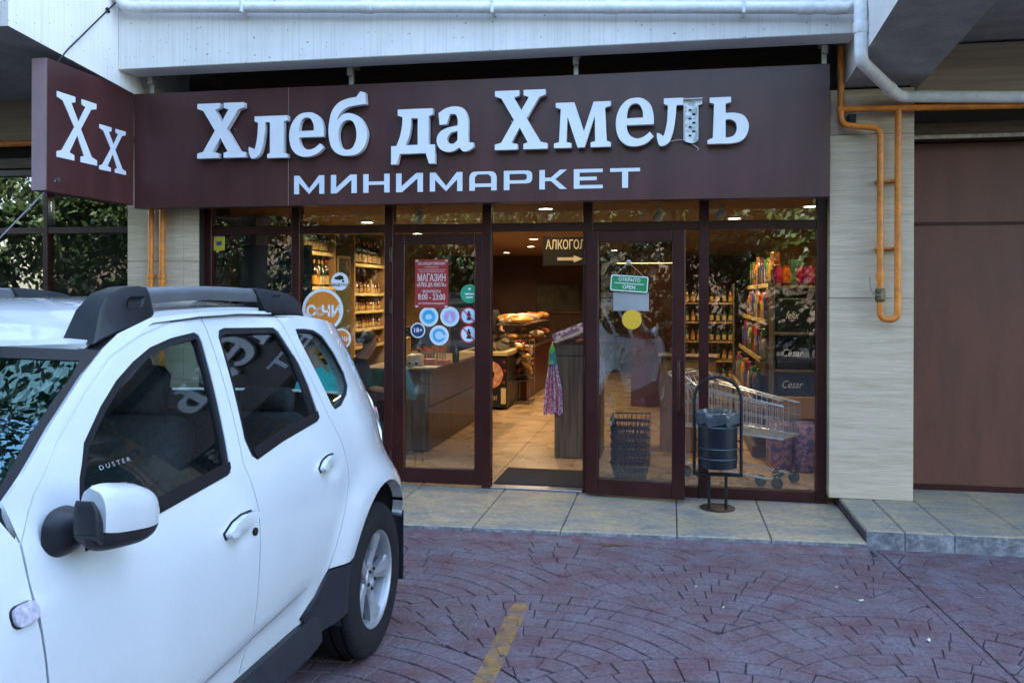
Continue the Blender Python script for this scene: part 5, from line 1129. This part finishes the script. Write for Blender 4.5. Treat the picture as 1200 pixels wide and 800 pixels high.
# basket frame: rear (handle) end left, nose right and a little nearer
def tp(u, v, w):
    """u along 0 rear .. 1 nose, v across -1..1, w height 0..1"""
    wd = (.23-.06*u)*v; cx, cy = .34+.66*u, .86-.38*u
    zb = .50-.03*u; zt = .86-.12*u
    return Vector((cx+wd*.50, cy+wd*.87, zb+(zt-zb)*w))
def wires(name, segs, r, parent=tro): 
    m = MB()
    for s in segs: m.tube(s, r, 5)
    o = m.build(name, M_wire, parent); return o
for w_, nm in ((1, 'top_rim'), (0, 'base_rim')):
    wires(nm, [[tp(0,-1,w_), tp(1,-1,w_), tp(1,1,w_), tp(0,1,w_), tp(0,-1,w_)]], .008)
for v in (-1, 1):
    o = wires('side_wires', [[tp(u, v, 0), tp(u, v, 1)] for u in [k/15 for k in range(16)]]+[[tp(0, v, w_), tp(1, v, w_)] for w_ in (.33, .62)], .0028); o['kind'] = 'stuff'
o = wires('end_wires', [[tp(1, v, 0), tp(1, v, 1)] for v in (-.75,-.5,-.25,0,.25,.5,.75)]+[[tp(0, v, 0), tp(0, v, 1)] for v in (-.75,-.5,-.25,0,.25,.5,.75)], .0028); o['kind'] = 'stuff'
o = wires('base_wires', [[tp(0, v, 0), tp(1, v, 0)] for v in [k/6-1 for k in range(13)]]+[[tp(u, -1, 0), tp(u, 1, 0)] for u in (.25,.5,.75)], .0028); o['kind'] = 'stuff'
H0, H1 = tp(0,-1,1), tp(0,1,1)
wires('handle', [bend([H0, H0+Vector((-.13,.06,.10)), H1+Vector((-.13,.06,.10)), H1], .03)], .010)
for k in range(7):
    a = H0.lerp(H1, k/6); wires('child_seat_wire', [bend([a+Vector((.04,0,-.16)), a+Vector((-.02,.02,.0)), a+Vector((-.06,.03,.085)), a+Vector((-.10,.04,.07))], .03)], .0035)
for v in (-1, 1):
    wires('leg', [bend([tp(.02, v, 0), Vector((tp(.02,v,0).x+.02, tp(.02,v,0).y, .17)), Vector((tp(.95,v,0).x, tp(.95,v,0).y, .13))], .05)], .011)
wires('lower_rack', [[Vector((tp(u,-1,0).x, tp(u,-1,0).y, .165-.03*u)), Vector((tp(u,1,0).x, tp(u,1,0).y, .165-.03*u))] for u in [.08+k*.12 for k in range(8)]], .004)['kind'] = 'stuff'
for u in (.06, .93):
    for v in (-1, 1):
        p = tp(u, v, 0); MB().lathe([(.01,-.014), (.045,-.012), (.05,-.006), (.05,.006), (.045,.012), (.01,.014)], 14, Matrix.Translation((p.x, p.y, .107)) @ Matrix.Rotation(R(60), 4, 'Z') @ Matrix.Rotation(R(90), 4, 'Y')).build('castor', M_black, tro, smooth=True); MB().tube([(p.x, p.y, .11), (p.x, p.y, .16)], .010, 6).build('castor_fork', M_wire, tro)
tr2 = copy_tree(tro); tr2.location = (tro.location.x-.12, tro.location.y+.09, tro.location.z); tr2['label'] = 'second wire trolley nested behind the first at the right hand window'
for k in range(6):
    z = .057+k*.072; t = thing('shopping_basket', ['lowest', 'second lowest', 'third', 'fourth', 'fifth', 'topmost'][k]+' black shopping basket in the stack behind the folded door', 'basket', (-.33, .55, z), 'stacked baskets behind the door glass')
    m = MB()
    for w_, (hx, hy) in ((0, (.12,.15)), (.06, (.135,.165)), (.12, (.15,.18)), (.18, (.165,.195))):
        P = [(-.33-hx, .55-hy, z+w_), (-.33+hx, .55-hy, z+w_), (-.33+hx, .55+hy, z+w_), (-.33-hx, .55+hy, z+w_)]; m.tube(P, .006 if w_ == .18 else .004, 5, closed=True)
    for q in range(9):
        f_ = q/8*2-1
        for (ax, ay, bx_, by) in ((f_*.12,-.15,f_*.165,-.195), (f_*.12,.15,f_*.165,.195), (-.12,f_*.15,-.165,f_*.195), (.12,f_*.15,.165,f_*.195)): m.tube([(-.33+ax, .55+ay, z), (-.33+bx_, .55+by, z+.18)], .004, 4)
    m.box(-.45, -.21, .40, .70, z, z+.004); o = m.build('lattice', pm('basket_plastic', (.02,.021,.024), .45), t); o['kind'] = 'stuff'
    MB().tube(bend([(-.33, .355, z+.18), (-.33, .355, z+.165), (-.33, .745, z+.165), (-.33, .745, z+.18)], .05), .006, 6).build('handle', M_black, t)
# ---- litter bin outside
BXc, BY = .354, -.34
bn = thing('litter_bin', 'dark round litter bin in a black hoop stand on the pavement', 'bin', (BXc, BY, .05))
hp = [(BXc-.172, BY, .305), (BXc-.172, BY, .86)]+[(BXc-.172*math.cos(R(a)), BY, .865+.172*math.sin(R(a))) for a in range(12, 180, 12)]+[(BXc+.172, BY, .86), (BXc+.172, BY, .305)]
MB().tube(hp, .0125, 10).build('hoop', M_darkm, bn, smooth=True); MB().box(BXc-.185, BXc+.185, BY-.014, BY+.014, .292, .318, .003).build('cross_bar', M_darkm, bn)
for x in (-.062, .062): MB().box(BXc+x-.011, BXc+x+.011, BY-.011, BY+.011, .06, .291, .002).build('leg', M_darkm, bn)
MB().lathe([(.13,.051),(.13,.058),(.12,.062),(.0,.062)], 24, Matrix.Translation((BXc, BY, 0))).build('base_plate', M_darkm, bn)
M_bin = pm('bin_slate', (.006,.010,.015), .35, var=.2, scale=9, spec=.3)
pr = [(.13,.362),(.142,.366),(.144,.43),(.149,.436),(.144,.442),(.144,.505),(.149,.511),(.144,.517),(.145,.665),(.150,.671),(.145,.677),(.146,.735),(.150,.745),(.140,.745),(.138,.40)]
MB().lathe(pr, 32, Matrix.Translation((BXc, BY, 0))).build('bucket', M_bin, bn, smooth=True, angle=R(35))
m = MB(); hl_ = pm('bin_highlight_band', (.07,.08,.09), .35, metal=.5)  # paler rings painted on the bucket ribs as their highlights
for z in (.436, .511, .671): m.lathe([(.1492,z-.003),(.1505,z),(.1492,z+.003)], 32, Matrix.Translation((BXc, BY, 0)), cap=False)
o = m.build('rib_highlight', hl_, bn, smooth=True); o['kind'] = 'stuff'
for s in (-1, 1): MB().tube([(BXc+s*.145, BY, .56), (BXc+s*.172, BY, .56)], .008, 6).build('pivot', M_darkm, bn)
m = MB(); n = 48; rr = random.Random(5); ph = [rr.uniform(0, 6.28) for _ in range(4)]
def fold(a, t): return .6*(.010*t*math.sin(7*a+ph[0])+.007*t*math.sin(13*a+ph[1])+.005*t*math.sin(22*a+ph[2]))
lv = [(.128,.66,.2), (.134,.735,.4), (.142,.778,.8), (.156,.775,1), (.158,.745,1.1), (.155,.715,1.2), (.153,.690,1.3)]
for (r, z, t) in lv: m.v += [(BXc+(r+fold(2*math.pi*k/n, t))*math.cos(2*math.pi*k/n), BY+(r+fold(2*math.pi*k/n, t))*math.sin(2*math.pi*k/n), z+(.5*fold(2*math.pi*k/n+1, t) if z > .72 else 1.6*fold(2*math.pi*k/n+2, t))) for k in range(n)]
m.f = [(i*n+k, i*n+(k+1) % n, (i+1)*n+(k+1) % n, (i+1)*n+k) for i in range(len(lv)-1) for k in range(n)]; m.m = [0]*len(m.f)
o = m.build('bin_bag', pm('grey_film', (.05,.06,.07), .22, var=.2, scale=15, bump=.3, bscale=60), None, True, R(70)); tag(o, 'crumpled grey plastic bag lining the litter bin', 'bag')
# ================================================================ STICKERS AND NOTICES
GY = -.0056
def disc(x, z, r, y, mat, parent, name='disc', M=None, h=.0006, inner=0):
    m = MB(); P = ellipse(x, z, r, r, 40)
    m.prism(P, y-h, y, 'y', (ellipse(x, z, inner, inner, 40),) if inner else ()); 
    if M is not None: m.v = [tuple(M @ Vector(p)) for p in m.v]
    return m.build(name, mat, parent)
white = pm('sticker_white', (.66,.67,.68), .5, var=.03); navy = pm('sticker_navy', (.02,.03,.10), .5)
def sticker(name, lab, x, z, y=GY): return thing(name, lab, 'sticker', (x, y, z))
s = sticker('round_sticker', 'large round orange sticker with white rim lettered in the left window', -2.94, 1.51)
disc(-2.94, 1.51, .187, GY, white, s); disc(-2.94, 1.51, .160, GY-.0008, pm('sticker_orange', (.60,.15,.006), .5, col2=(.62,.22,.02), scale=40), s, 'face'); text('lettering', 'С', .125, at(-3.045, GY-.0020, 1.497), white, s, bold=.035); text('lettering', 'ЧИ', .125, at(-2.862, GY-.0020, 1.497), white, s, bold=.035); disc(-2.966, 1.497, .043, GY-.0018, pm('flower_tan', (.50,.33,.22), .5), s, 'flower', inner=.016)
s = sticker('round_sticker', 'smaller round orange sticker low beside the large orange one', -2.77, 1.266); disc(-2.77, 1.266, .088, GY, white, s); disc(-2.77, 1.266, .074, GY-.0008, MATS['sticker_orange'], s, 'face'); text('lettering', 'СОЧИ', .052, at(-2.768, GY-.0020, 1.262), white, s)
s = sticker('camera_sticker', 'round white sticker with a black surveillance camera in the left window', -2.785, 1.757); disc(-2.785, 1.757, .077, GY, white, s)
MB().prism([(-2.835,1.79),(-2.78,1.812),(-2.755,1.80),(-2.748,1.775),(-2.79,1.768),(-2.83,1.775)], GY-.0012, GY-.0006, 'y').box(-2.765, -2.745, GY-.0012, GY-.0006, 1.75, 1.768).build('camera_print', M_dark, s); text('lettering', 'ВЕДЕТСЯ', .030, at(-2.785, GY-.0016, 1.727), M_dark, s)
s = sticker('price_sticker', 'small yellow and blue sticker at the top of the far left pane', -3.93, 2.10); MB().box(-3.99+.03, -3.855, GY-.0006, GY, 2.03, 2.15, 0).build('yellow_panel', pm('sticker_yellow', (.55,.48,.03), .5), s); MB().box(-3.96, -3.855, GY-.0006, GY, 2.151, 2.178, 0).build('blue_panel', pm('sticker_blue', (.04,.07,.30), .5), s); MB().box(-3.935, -3.885, GY-.0014, GY-.0008, 2.075, 2.11, 0).build('blue_box', MATS['sticker_blue'], s)
DY = -.012-.0056
s = thing('hours_notice', 'red notice with the shop opening hours on the left door leaf', 'notice', (-1.967, DY, 1.54)); red = pm('notice_red', (.30,.018,.016), .5, var=.06); pale = pm('notice_text', (.62,.52,.50), .5)
MB().box(-2.112, -1.822, DY-.001, DY, 1.535, 1.942, 0).build('sheet', red, s)
for body, z, sz, wd in [('ООО «ПРОДУКТОВЫЙ МИР»', 1.905, .026, .24), ('ИНН 2319056790', 1.877, .016, .12), ('Краснодарский край, г. Сочи', 1.855, .015, .24), ('ул. Навагинская', 1.838, .015, .22), ('МАГАЗИН', 1.785, .068, .24), ('«ХЛЕБ ДА ХМЕЛЬ»', 1.728, .036, .255), ('ЧАСЫ РАБОТЫ', 1.672, .027, .16), ('8:00 - 23:00', 1.625, .056, .235), ('БЕЗ ПЕРЕРЫВА И ВЫХОДНОГО', 1.572, .016, .23)]:
    if 'ИНН' in body or 'Краснод' in body or 'Наваг' in body:
        MB().box(-1.967-wd/2, -1.967+wd/2, DY-.0016, DY-.0011, z-.004, z+.004, 0).build('text_line', pm('notice_text_dim', (.42,.22,.2), .5), s); continue
    text('lettering', body, sz*1.25, at(-1.967, DY-.0022, z), pale, s, width=wd)
for x in (-2.095, -1.84):
    for z in (1.548, 1.93): MB().box(x-.012, x+.012, DY-.0016, DY-.0011, z-.008, z+.008, 0).build('tape', pm('tape', (.5,.4,.4), .4), s)
def rs_(x, z, r, lab, ring, face, fn=None):
    s = sticker('round_sticker', lab, x, z, DY); disc(x, z, r, DY, ring, s); disc(x, z, r*.84, DY-.0008, face, s, 'face')
    if fn: fn(s, x, z, r)
    return s
pb = pm('sticker_paleblue', (.42,.58,.72), .5, var=.06); mb_ = pm('sticker_midblue', (.05,.30,.55), .5); gr = pm('sticker_green', (.02,.28,.13), .5); rd_ = pm('sticker_red', (.45,.03,.04), .5); lil = pm('sticker_lilac', (.50,.32,.55), .5)
def p1(s, x, z, r): disc(x, z, r*.68, DY-.0016, pm('sticker_cyan', (.05,.36,.55), .5), s, 'inner'); MB().prism([(x-r*.4,z-r*.1),(x-r*.2,z+r*.25),(x+r*.2,z+r*.25),(x+r*.42,z-r*.1),(x+r*.1,z-r*.3),(x-r*.2,z-r*.3)], DY-.0024, DY-.0018, 'y').build('mark', pb, s)
def p2(s, x, z, r): disc(x, z, r*.62, DY-.0016, lil, s, 'inner'); MB().prism([(x-r*.25,z-r*.45),(x-r*.08,z+r*.1),(x,z+r*.5),(x+r*.08,z+r*.1),(x+r*.25,z-r*.45)], DY-.0024, DY-.0018, 'y').build('mark', pb, s)
def p3(s, x, z, r): disc(x, z, r*.66, DY-.0016, mb_, s, 'inner', inner=r*.44); MB().prism(smooth_poly([(x-r*.35,z-r*.2,1),(x-r*.1,z+r*.3,1),(x+r*.2,z+r*.15,1),(x+r*.7,z-r*.05,1),(x+r*.2,z-r*.35,1)]), DY-.0024, DY-.0018, 'y').build('mark', pb, s)
rs_(-1.99, 1.462, .082, 'left pale blue round sticker under the red notice', white, pb, p1); rs_(-1.809, 1.463, .082, 'lilac and blue round sticker right of the first under the red notice', white, pb, p2); rs_(-1.90, 1.306, .083, 'lower pale blue round sticker with a leaping shape', white, pb, p3)
rs_(-1.64, 1.655, .078, 'solid green round sticker on the left door leaf', gr, gr, lambda s, x, z, r: [MB().box(x-r*.5+.01*k, x+r*.5-.01*k, DY-.0022, DY-.0016, z-r*.1-.028*k, z-r*.1-.028*k+.012, 0).build('text_line', white, s) for k in range(2)]+[MB().prism([(x-.015,z+.045),(x,z+.025),(x+.015,z+.045),(x,z+.05)], DY-.0022, DY-.0016, 'y').build('heart', white, s)])
def ban(s, x, z, r):
    M = Matrix.Translation((x, 0, z)) @ Matrix.Rotation(R(45), 4, 'Y') @ Matrix.Translation((-x, 0, -z)); m = MB(); m.box(x-r*.82, x+r*.82, DY-.0040, DY-.0034, z-r*.07, z+r*.07, 0, M=M); m.build('slash', rd_, s)
    disc(x, z+r*.42, r*.13, DY-.0018, M_dark, s, 'head'); MB().prism([(x-r*.2,z+r*.3),(x+r*.2,z+r*.3),(x+r*.25,z-r*.1),(x+r*.1,z-r*.1),(x+r*.3,z-r*.5),(x-r*.3,z-r*.5),(x-r*.1,z-r*.1),(x-r*.25,z-r*.1)], DY-.0026, DY-.0020, 'y').build('figure', M_dark, s)
rs_(-1.646, 1.472, .073, 'upper red rimmed prohibition sticker on the left door leaf', rd_, pm('sticker_skyblue', (.50,.64,.76), .5), ban); rs_(-1.646, 1.320, .076, 'lower red rimmed prohibition sticker on the left door leaf', rd_, MATS['sticker_skyblue'], ban)
rs_(-2.085, 1.346, .064, 'small navy age limit sticker reading 18+', white, navy, lambda s, x, z, r: text('lettering', '18+', .052, at(x, DY-.0022, z), white, s))
# on the folded leaf: signs follow the leaf
def leafM(): return Md2
LY = -.0058
os_ = thing('open_sign', 'green hanging open sign on the folded glass door', 'sign', tuple(Md2 @ Vector((.34, -.02, 1.74))))
Mo = Md2 @ Matrix.Translation((.343, -.020, 1.738)) @ Matrix.Rotation(R(4), 4, 'Y'); g_ = pm('open_green', (.015,.20,.06), .45)
def onM(m, M): m.v = [tuple(M @ Vector(p)) for p in m.v]; return m
onM(MB().prism(rrect(-.15, .15, -.065, .065, .018), -.004, 0, 'y'), Mo).build('plate', g_, os_); onM(MB().prism(rrect(-.147, .147, -.062, .062, .016), -.0052, -.0042, 'y', (rrect(-.140, .140, -.055, .055, .012),)), Mo).build('border', white, os_); onM(MB().box(-.115, .115, -.0052, -.0042, -.003, .003, 0), Mo).build('divider', white, os_)
text('lettering', 'ОТКРЫТО', .040, Mo @ Matrix.Translation((0, -.0062, .028)) @ FRONT, white, os_, width=.17); text('lettering', 'OPEN', .042, Mo @ Matrix.Translation((0, -.0062, -.030)) @ FRONT, white, os_, width=.10)
m = MB(); pk_ = Md2 @ Vector((.335, -.016, 1.905))
for u in (-.13, .13): m.tube([pk_, Mo @ Vector((u*.9, -.002, .06))], .0018, 5)
m.build('string', pm('string', (.35,.28,.2), .8), os_); MB().lathe([(.022,0),(.020,.006),(.008,.012),(.006,.018)], 14, Md2 @ Matrix.Translation((.335, LY, 1.905)) @ Matrix.Rotation(R(90), 4, 'X')).build('suction_cup', pm('suction', (.35,.3,.25), .3), os_, smooth=True)
gp_ = thing('grey_sheet', 'blank grey paper sheet under the green open sign', 'paper', tuple(Md2 @ Vector((.355, LY, 1.60)))); MB().box(.215, .495, LY-.0008, LY, 1.525, 1.672, 0, M=Md2).build('sheet', pm('grey_paper', (.26,.26,.25), .6), gp_)
yd = thing('yellow_disc', 'plain yellow round sticker on the folded glass door', 'sticker', tuple(Md2 @ Vector((.36, LY, 1.456)))); disc(.362, 1.456, .077, LY-.001, pm('disc_yellow', (.62,.36,.02), .5, var=.05), yd, M=Md2)
# ================================================================ PEOPLE
def skin_mesh(name, joints, edges, mat, parent, sub=2):
    me = bpy.data.meshes.new(name); names = list(joints); me.from_pydata([joints[k][0] for k in names], [(names.index(a), names.index(b)) for a, b in edges], [])
    o = bpy.data.objects.new(name+'_tmp', me); C.objects.link(o); o.modifiers.new('s', 'SKIN'); sv = me.skin_vertices[0].data
    for i, k in enumerate(names): r = joints[k][1]; sv[i].radius = r if isinstance(r, tuple) else (r, r); sv[i].use_root = (i == 0)
    sm = o.modifiers.new('d', 'SUBSURF'); sm.levels = sm.render_levels = sub; bpy.context.view_layer.update()
    em = bpy.data.meshes.new_from_object(o.evaluated_get(bpy.context.evaluated_depsgraph_get())); bpy.data.objects.remove(o)
    em.materials.clear(); em.materials.append(mat); em.polygons.foreach_set('use_smooth', [True]*len(em.polygons)); return link(name, em, parent)
M_skin = pm('skin', (.38,.20,.13), .5, var=.08, scale=20); M_hair = pm('dark_hair', (.012,.009,.008), .5, var=.3, scale=60)
def person(label, base, yaw, shirt, trousers, sit=True, lean=.12, head_down=.05, scale=1.0):
    t = thing('person', label, 'person', base); M = Matrix.Translation(base) @ Matrix.Rotation(yaw, 4, 'Z') @ Matrix.Scale(scale, 4)
    V = lambda x, y, z: tuple(M @ Vector((x, y, z)))       # faces -y
    hz = .52 if sit else .92; L = lean
    J = {'pel': (V(0,0,hz), .13), 'bel': (V(0,-.02-L*.3,hz+.18), .125), 'che': (V(0,-L*.8,hz+.38), (.16,.12)), 'nec': (V(0,-L*1.1,hz+.55), .055), 'jaw': (V(0,-L*1.2-head_down,hz+.62), .07), 'hea': (V(0,-L*1.2-head_down*.9,hz+.73), (.082,.095)), 'cro': (V(0,-L*1.2-head_down*.7,hz+.79), .06)}
    E_ = [('pel','bel'), ('bel','che'), ('che','nec'), ('nec','jaw'), ('jaw','hea'), ('hea','cro')]
    for s, q in ((1, 'r'), (-1, 'l')):
        J['sh'+q] = (V(s*.19,-L,hz+.47), .058); J['el'+q] = (V(s*.25,-L-.08,hz+.20), .045); J['wr'+q] = (V(s*.16,-L-.30,hz+.16), .030); J['pa'+q] = (V(s*.14,-L-.37,hz+.155), (.038,.02))
        E_ += [('che','sh'+q), ('sh'+q,'el'+q), ('el'+q,'wr'+q), ('wr'+q,'pa'+q)]
        for f_ in range(4): J[f'f{f_}{q}'] = (V(s*(.115+.018*f_),-L-.41,hz+.15), .010); J[f'g{f_}{q}'] = (V(s*(.112+.017*f_),-L-.45,hz+.135-.005*f_), .0085); E_ += [('pa'+q, f'f{f_}{q}'), (f'f{f_}{q}', f'g{f_}{q}')]
        J['th'+q] = (V(s*.095,-L-.37,hz+.165), .011); J['ti'+q] = (V(s*.08,-L-.41,hz+.16), .009); E_ += [('wr'+q,'th'+q), ('th'+q,'ti'+q)]
        if sit: K = [('hi', (.09,-.02,hz-.02), .095), ('kn', (.12,-.42,hz-.02), .065), ('an', (.12,-.40,.09), .042), ('to', (.13,-.55,.04), .036)]
        else: K = [('hi', (.09,0,hz-.06), .09), ('kn', (.10,-.02,.50), .062), ('an', (.10,.02,.09), .042), ('to', (.11,-.15,.04), .036)]
        pv = 'pel'
        for n_, p, r in K: J[n_+q] = (V(s*p[0], p[1], p[2]), r); E_.append((pv, n_+q)); pv = n_+q
    thin = lambda k, r: (tuple(v*.80 for v in r) if isinstance(r, tuple) else r*.80) if k[:2] in ('pe','be','ch','sh','hi','kn','el') else r
    skin_mesh('body', {k: (p, thin(k, r)) for k, (p, r) in J.items()}, E_, M_skin, t)
    for q in 'rl': skin_mesh('shoe', {'an': (J['an'+q][0], .050), 'to': (J['to'+q][0], .046)}, [('an','to')], M_black, t)
    gj = {k: (J[k][0], tuple(v*1.13+.006 for v in J[k][1]) if isinstance(J[k][1], tuple) else J[k][1]*1.13+.006) for k in ('pel','bel','che','shr','shl','elr','ell')}
    gj['cl'] = (V(0,-L*1.05,hz+.51), .075); skin_mesh('shirt', gj, [('pel','bel'), ('bel','che'), ('che','cl'), ('che','shr'), ('shr','elr'), ('che','shl'), ('shl','ell')], shirt, t)
    tj = {k: (J[k][0], J[k][1]*1.12+.008) for k in ('pel','hir','hil','knr','knl','anr','anl')}; skin_mesh('trousers', tj, [('pel','hir'), ('hir','knr'), ('knr','anr'), ('pel','hil'), ('hil','knl'), ('knl','anl')], trousers, t)
    hc = Vector((0, -L*1.2-head_down*.7, hz+.735)); m = MB(); n = 16; rings = []
    for i in range(9):
        th = R(2+i*13.5); rings.append((math.sin(th), math.cos(th)))
    for (sn, cs) in rings:
        for k in range(n):
            a = 2*math.pi*k/n; front = max(0, -math.sin(a)); c2 = max(cs, -.55+1.05*front); s2 = math.sqrt(max(0, 1-c2*c2)) if c2 > cs else sn
            m.v.append(V(hc.x+.106*s2*math.cos(a), hc.y+.022+.122*s2*math.sin(a), hc.z+.115*c2+.004*math.sin(5*a)))
    m.f = [(i*n+k, i*n+(k+1) % n, (i+1)*n+(k+1) % n, (i+1)*n+k) for i in range(8) for k in range(n)]+[tuple(range(n))]; m.m = [0]*len(m.f); m.build('hair', M_hair, t, smooth=True)
    for s in (1, -1):
        MB().lathe([(.001,-.012),(.009,-.008),(.012,0),(.009,.008),(.001,.012)], 10, M @ Matrix.Translation((s*.034, -L*1.2-head_down*.9-.088, hz+.735))).build('eye', M_dark, t, smooth=True)
        MB().lathe([(.001,-.026),(.014,-.018),(.018,0),(.016,.018),(.001,.028)], 10, M @ Matrix.Translation((s*.088, -L*1.2-head_down*.9+.005, hz+.725)) @ Matrix.Diagonal((.5,1,1,1))).build('ear', M_skin, t, smooth=True)
    m = MB(); y0 = -L*1.2-head_down*.9-.085; m.add([V(-.014,y0,hz+.695), V(.014,y0,hz+.695), V(0,y0-.03,hz+.70), V(0,y0+.002,hz+.745)], [(0,1,2), (0,2,3), (1,3,2), (0,3,1)]); m.build('nose', M_skin, t)
    MB().box(-.022, .022, y0-.003, y0+.012, hz+.668, hz+.675, .002, M=M).build('mouth', pm('lips', (.26,.09,.07), .5), t)
    return t
def stool(name, label, x, y, z, h):
    t = thing(name, label, 'stool', (x, y, z)); MB().lathe([(.0,h-.035),(.16,h-.035),(.17,h-.02),(.165,h),(.0,h)], 20, Matrix.Translation((x, y, z)), cap=False).build('seat', M_black, t, smooth=True)
    for a in (45, 135, 225, 315): MB().tube([(x+.11*math.cos(R(a)), y+.11*math.sin(R(a)), z+h-.03), (x+.17*math.cos(R(a)), y+.17*math.sin(R(a)), z)], .012, 8).build('leg', M_darkm, t)
stool('stool', 'black stool behind the checkout counter under the person in navy', -3.28, 1.30, .055, .40)
person('person in a navy shirt sitting with head bowed behind the left window', (-3.28, 1.30, .055), R(118), pm('navy_cloth', (.012,.018,.035), .8, var=.2, scale=30), pm('dark_cloth', (.02,.02,.025), .9), True, .20, .07, .90)
stool('stool', 'black stool on the pavement behind the car', -2.43, -.82, .05, .42)
person('person in a turquoise shirt seen through the rear side window of the car', (-2.43, -.82, .05), R(-90), pm('turquoise_cloth', (.04,.50,.50), .7, var=.12, scale=25, bump=.3, bscale=30), pm('dark_cloth', (.02,.02,.025), .9), True, .20, .05, 1.0)
person('person in a dark jacket standing behind the bakery counter', (-3.15, 7.6, .055), R(35), pm('dark_jacket', (.015,.015,.018), .8), pm('dark_cloth', (.02,.02,.025), .9), False, .05, .03, .92)
# ================================================================ ACROSS THE ROAD (seen in the glass)
def leaf_crown(name, n, rx, ry, rz, seed, mats, size=.10):
    rr = random.Random(seed); cl = []
    for k in range(46 if rx < 10 else 260):
        while True:
            p = Vector((rr.uniform(-1,1), rr.uniform(-1,1), rr.uniform(-1,1)))
            if .25 < p.length < 1: break
        cl.append((Vector((p.x*rx, p.y*ry, p.z*rz)), rr.uniform(.5, 1.1)*.42*min(rx, rz)))
    m = MB()
    for i in range(n):
        c, r = cl[i % len(cl)]
        d = Vector((rr.gauss(0,1), rr.gauss(0,1), rr.gauss(0,1))).normalized()*r*rr.random()**.4; p = c+d
        a = Vector((rr.gauss(0,1), rr.gauss(0,1), rr.gauss(0,1))).normalized(); b = a.orthogonal().normalized(); s = size*rr.uniform(.6, 1.3); w = a.cross(b)
        m.mi = rr.randrange(len(mats)); m.add([p-b*s, p+w*s*.45, p+b*s, p-w*s*.45], [(0,1,2,3)])
    me = bpy.data.meshes.new(name); me.from_pydata(m.v, [], m.f)
    for q in mats: me.materials.append(q)
    me.polygons.foreach_set('material_index', m.m); me.update(); return me
def leafmat(n, c):
    m = pm(n, c, .5, var=.3, scale=2); p = m.node_tree.nodes['Principled BSDF']; return m
LMs = [leafmat('leaf_a', (.045,.085,.020)), leafmat('leaf_b', (.07,.11,.03)), leafmat('leaf_c', (.03,.06,.018))]
M_bark = pm('bark', (.10,.075,.055), .9, var=.3, scale=6, bump=.8, bscale=14)
crown1 = leaf_crown('crown', 20000, 3.4, 3.0, 3.0, 3, LMs); crown3 = leaf_crown('crown', 42000, 3.4, 3.0, 3.0, 5, LMs, .06); crown2 = leaf_crown('crown', 20000, 2.8, 2.8, 3.6, 8, LMs)
tm = MB(); tm.tube([(0,0,-.05), (.06,.02,1.6), (.0,.1,3.2), (.15,.05,5.0)], [.22,.17,.14,.05], 9)
for a, L in ((.4,2.2), (2.1,2.0), (3.6,2.3), (5.0,1.9)): tm.tube([(.03,.05,2.6), (L*.5*math.cos(a), L*.5*math.sin(a), 3.9), (L*math.cos(a), L*math.sin(a), 5.4)], [.10,.065,.025], 6)
trunk = tm.mesh('trunk', M_bark, True)
for i, (x, y, s, cr, lab) in enumerate([(-13.5,-15,1.0,crown1,'first'), (-8.2,-17.5,1.1,crown2,'second'), (-3.6,-19.5,1.15,crown1,'third'), (1.8,-18.5,1.05,crown2,'fourth'), (6.8,-20,1.2,crown1,'fifth'), (-18.5,-17,1.1,crown2,'sixth'), (12,-19,1.1,crown1,'seventh'), (-6.4,-5.6,1.15,crown3,'nearest')]):
    t = thing('street_tree', 'nearest leafy tree left of the car, seen only in the windscreen' if lab == 'nearest' else f'{lab} leafy tree across the road, seen only in the glass', 'tree', (x, y, 0), 'trees across the road'); t.scale = (s, s, s); t.rotation_euler = (0, 0, i*1.3)
    a = link('trunk', trunk, t, True); b = link('crown', cr, t, True); b.location = (0, 0, 5.4)
# sunlit block behind the trees; hedge made tall and dense to hide its brightness
ob = thing('apartment_block', 'pale sunlit apartment block across the road, seen only in the glass', 'building', (-6, -40, 0))
MB().box(-40, 22, -52, -42, 0, 15).build('wall', pm('block_wall', (.13,.095,.075), .9, var=.1, scale=.6), ob)
for j in range(5):
    for i in range(16):
        x = -38+i*3.7; z = 1.2+j*2.8; MB().box(x, x+1.5, -42.0, -41.95, z, z+1.6).build('window', M_pane, ob)
hedge = link('hedge', leaf_crown('hedge', 60000, 26, 1.3, 2.6, 21, LMs, .15)); hedge.location = (-6, -13.4, 2.3); tag(hedge, 'tall dense hedge along the far kerb, shaped to dim reflections in the glass', 'hedge')
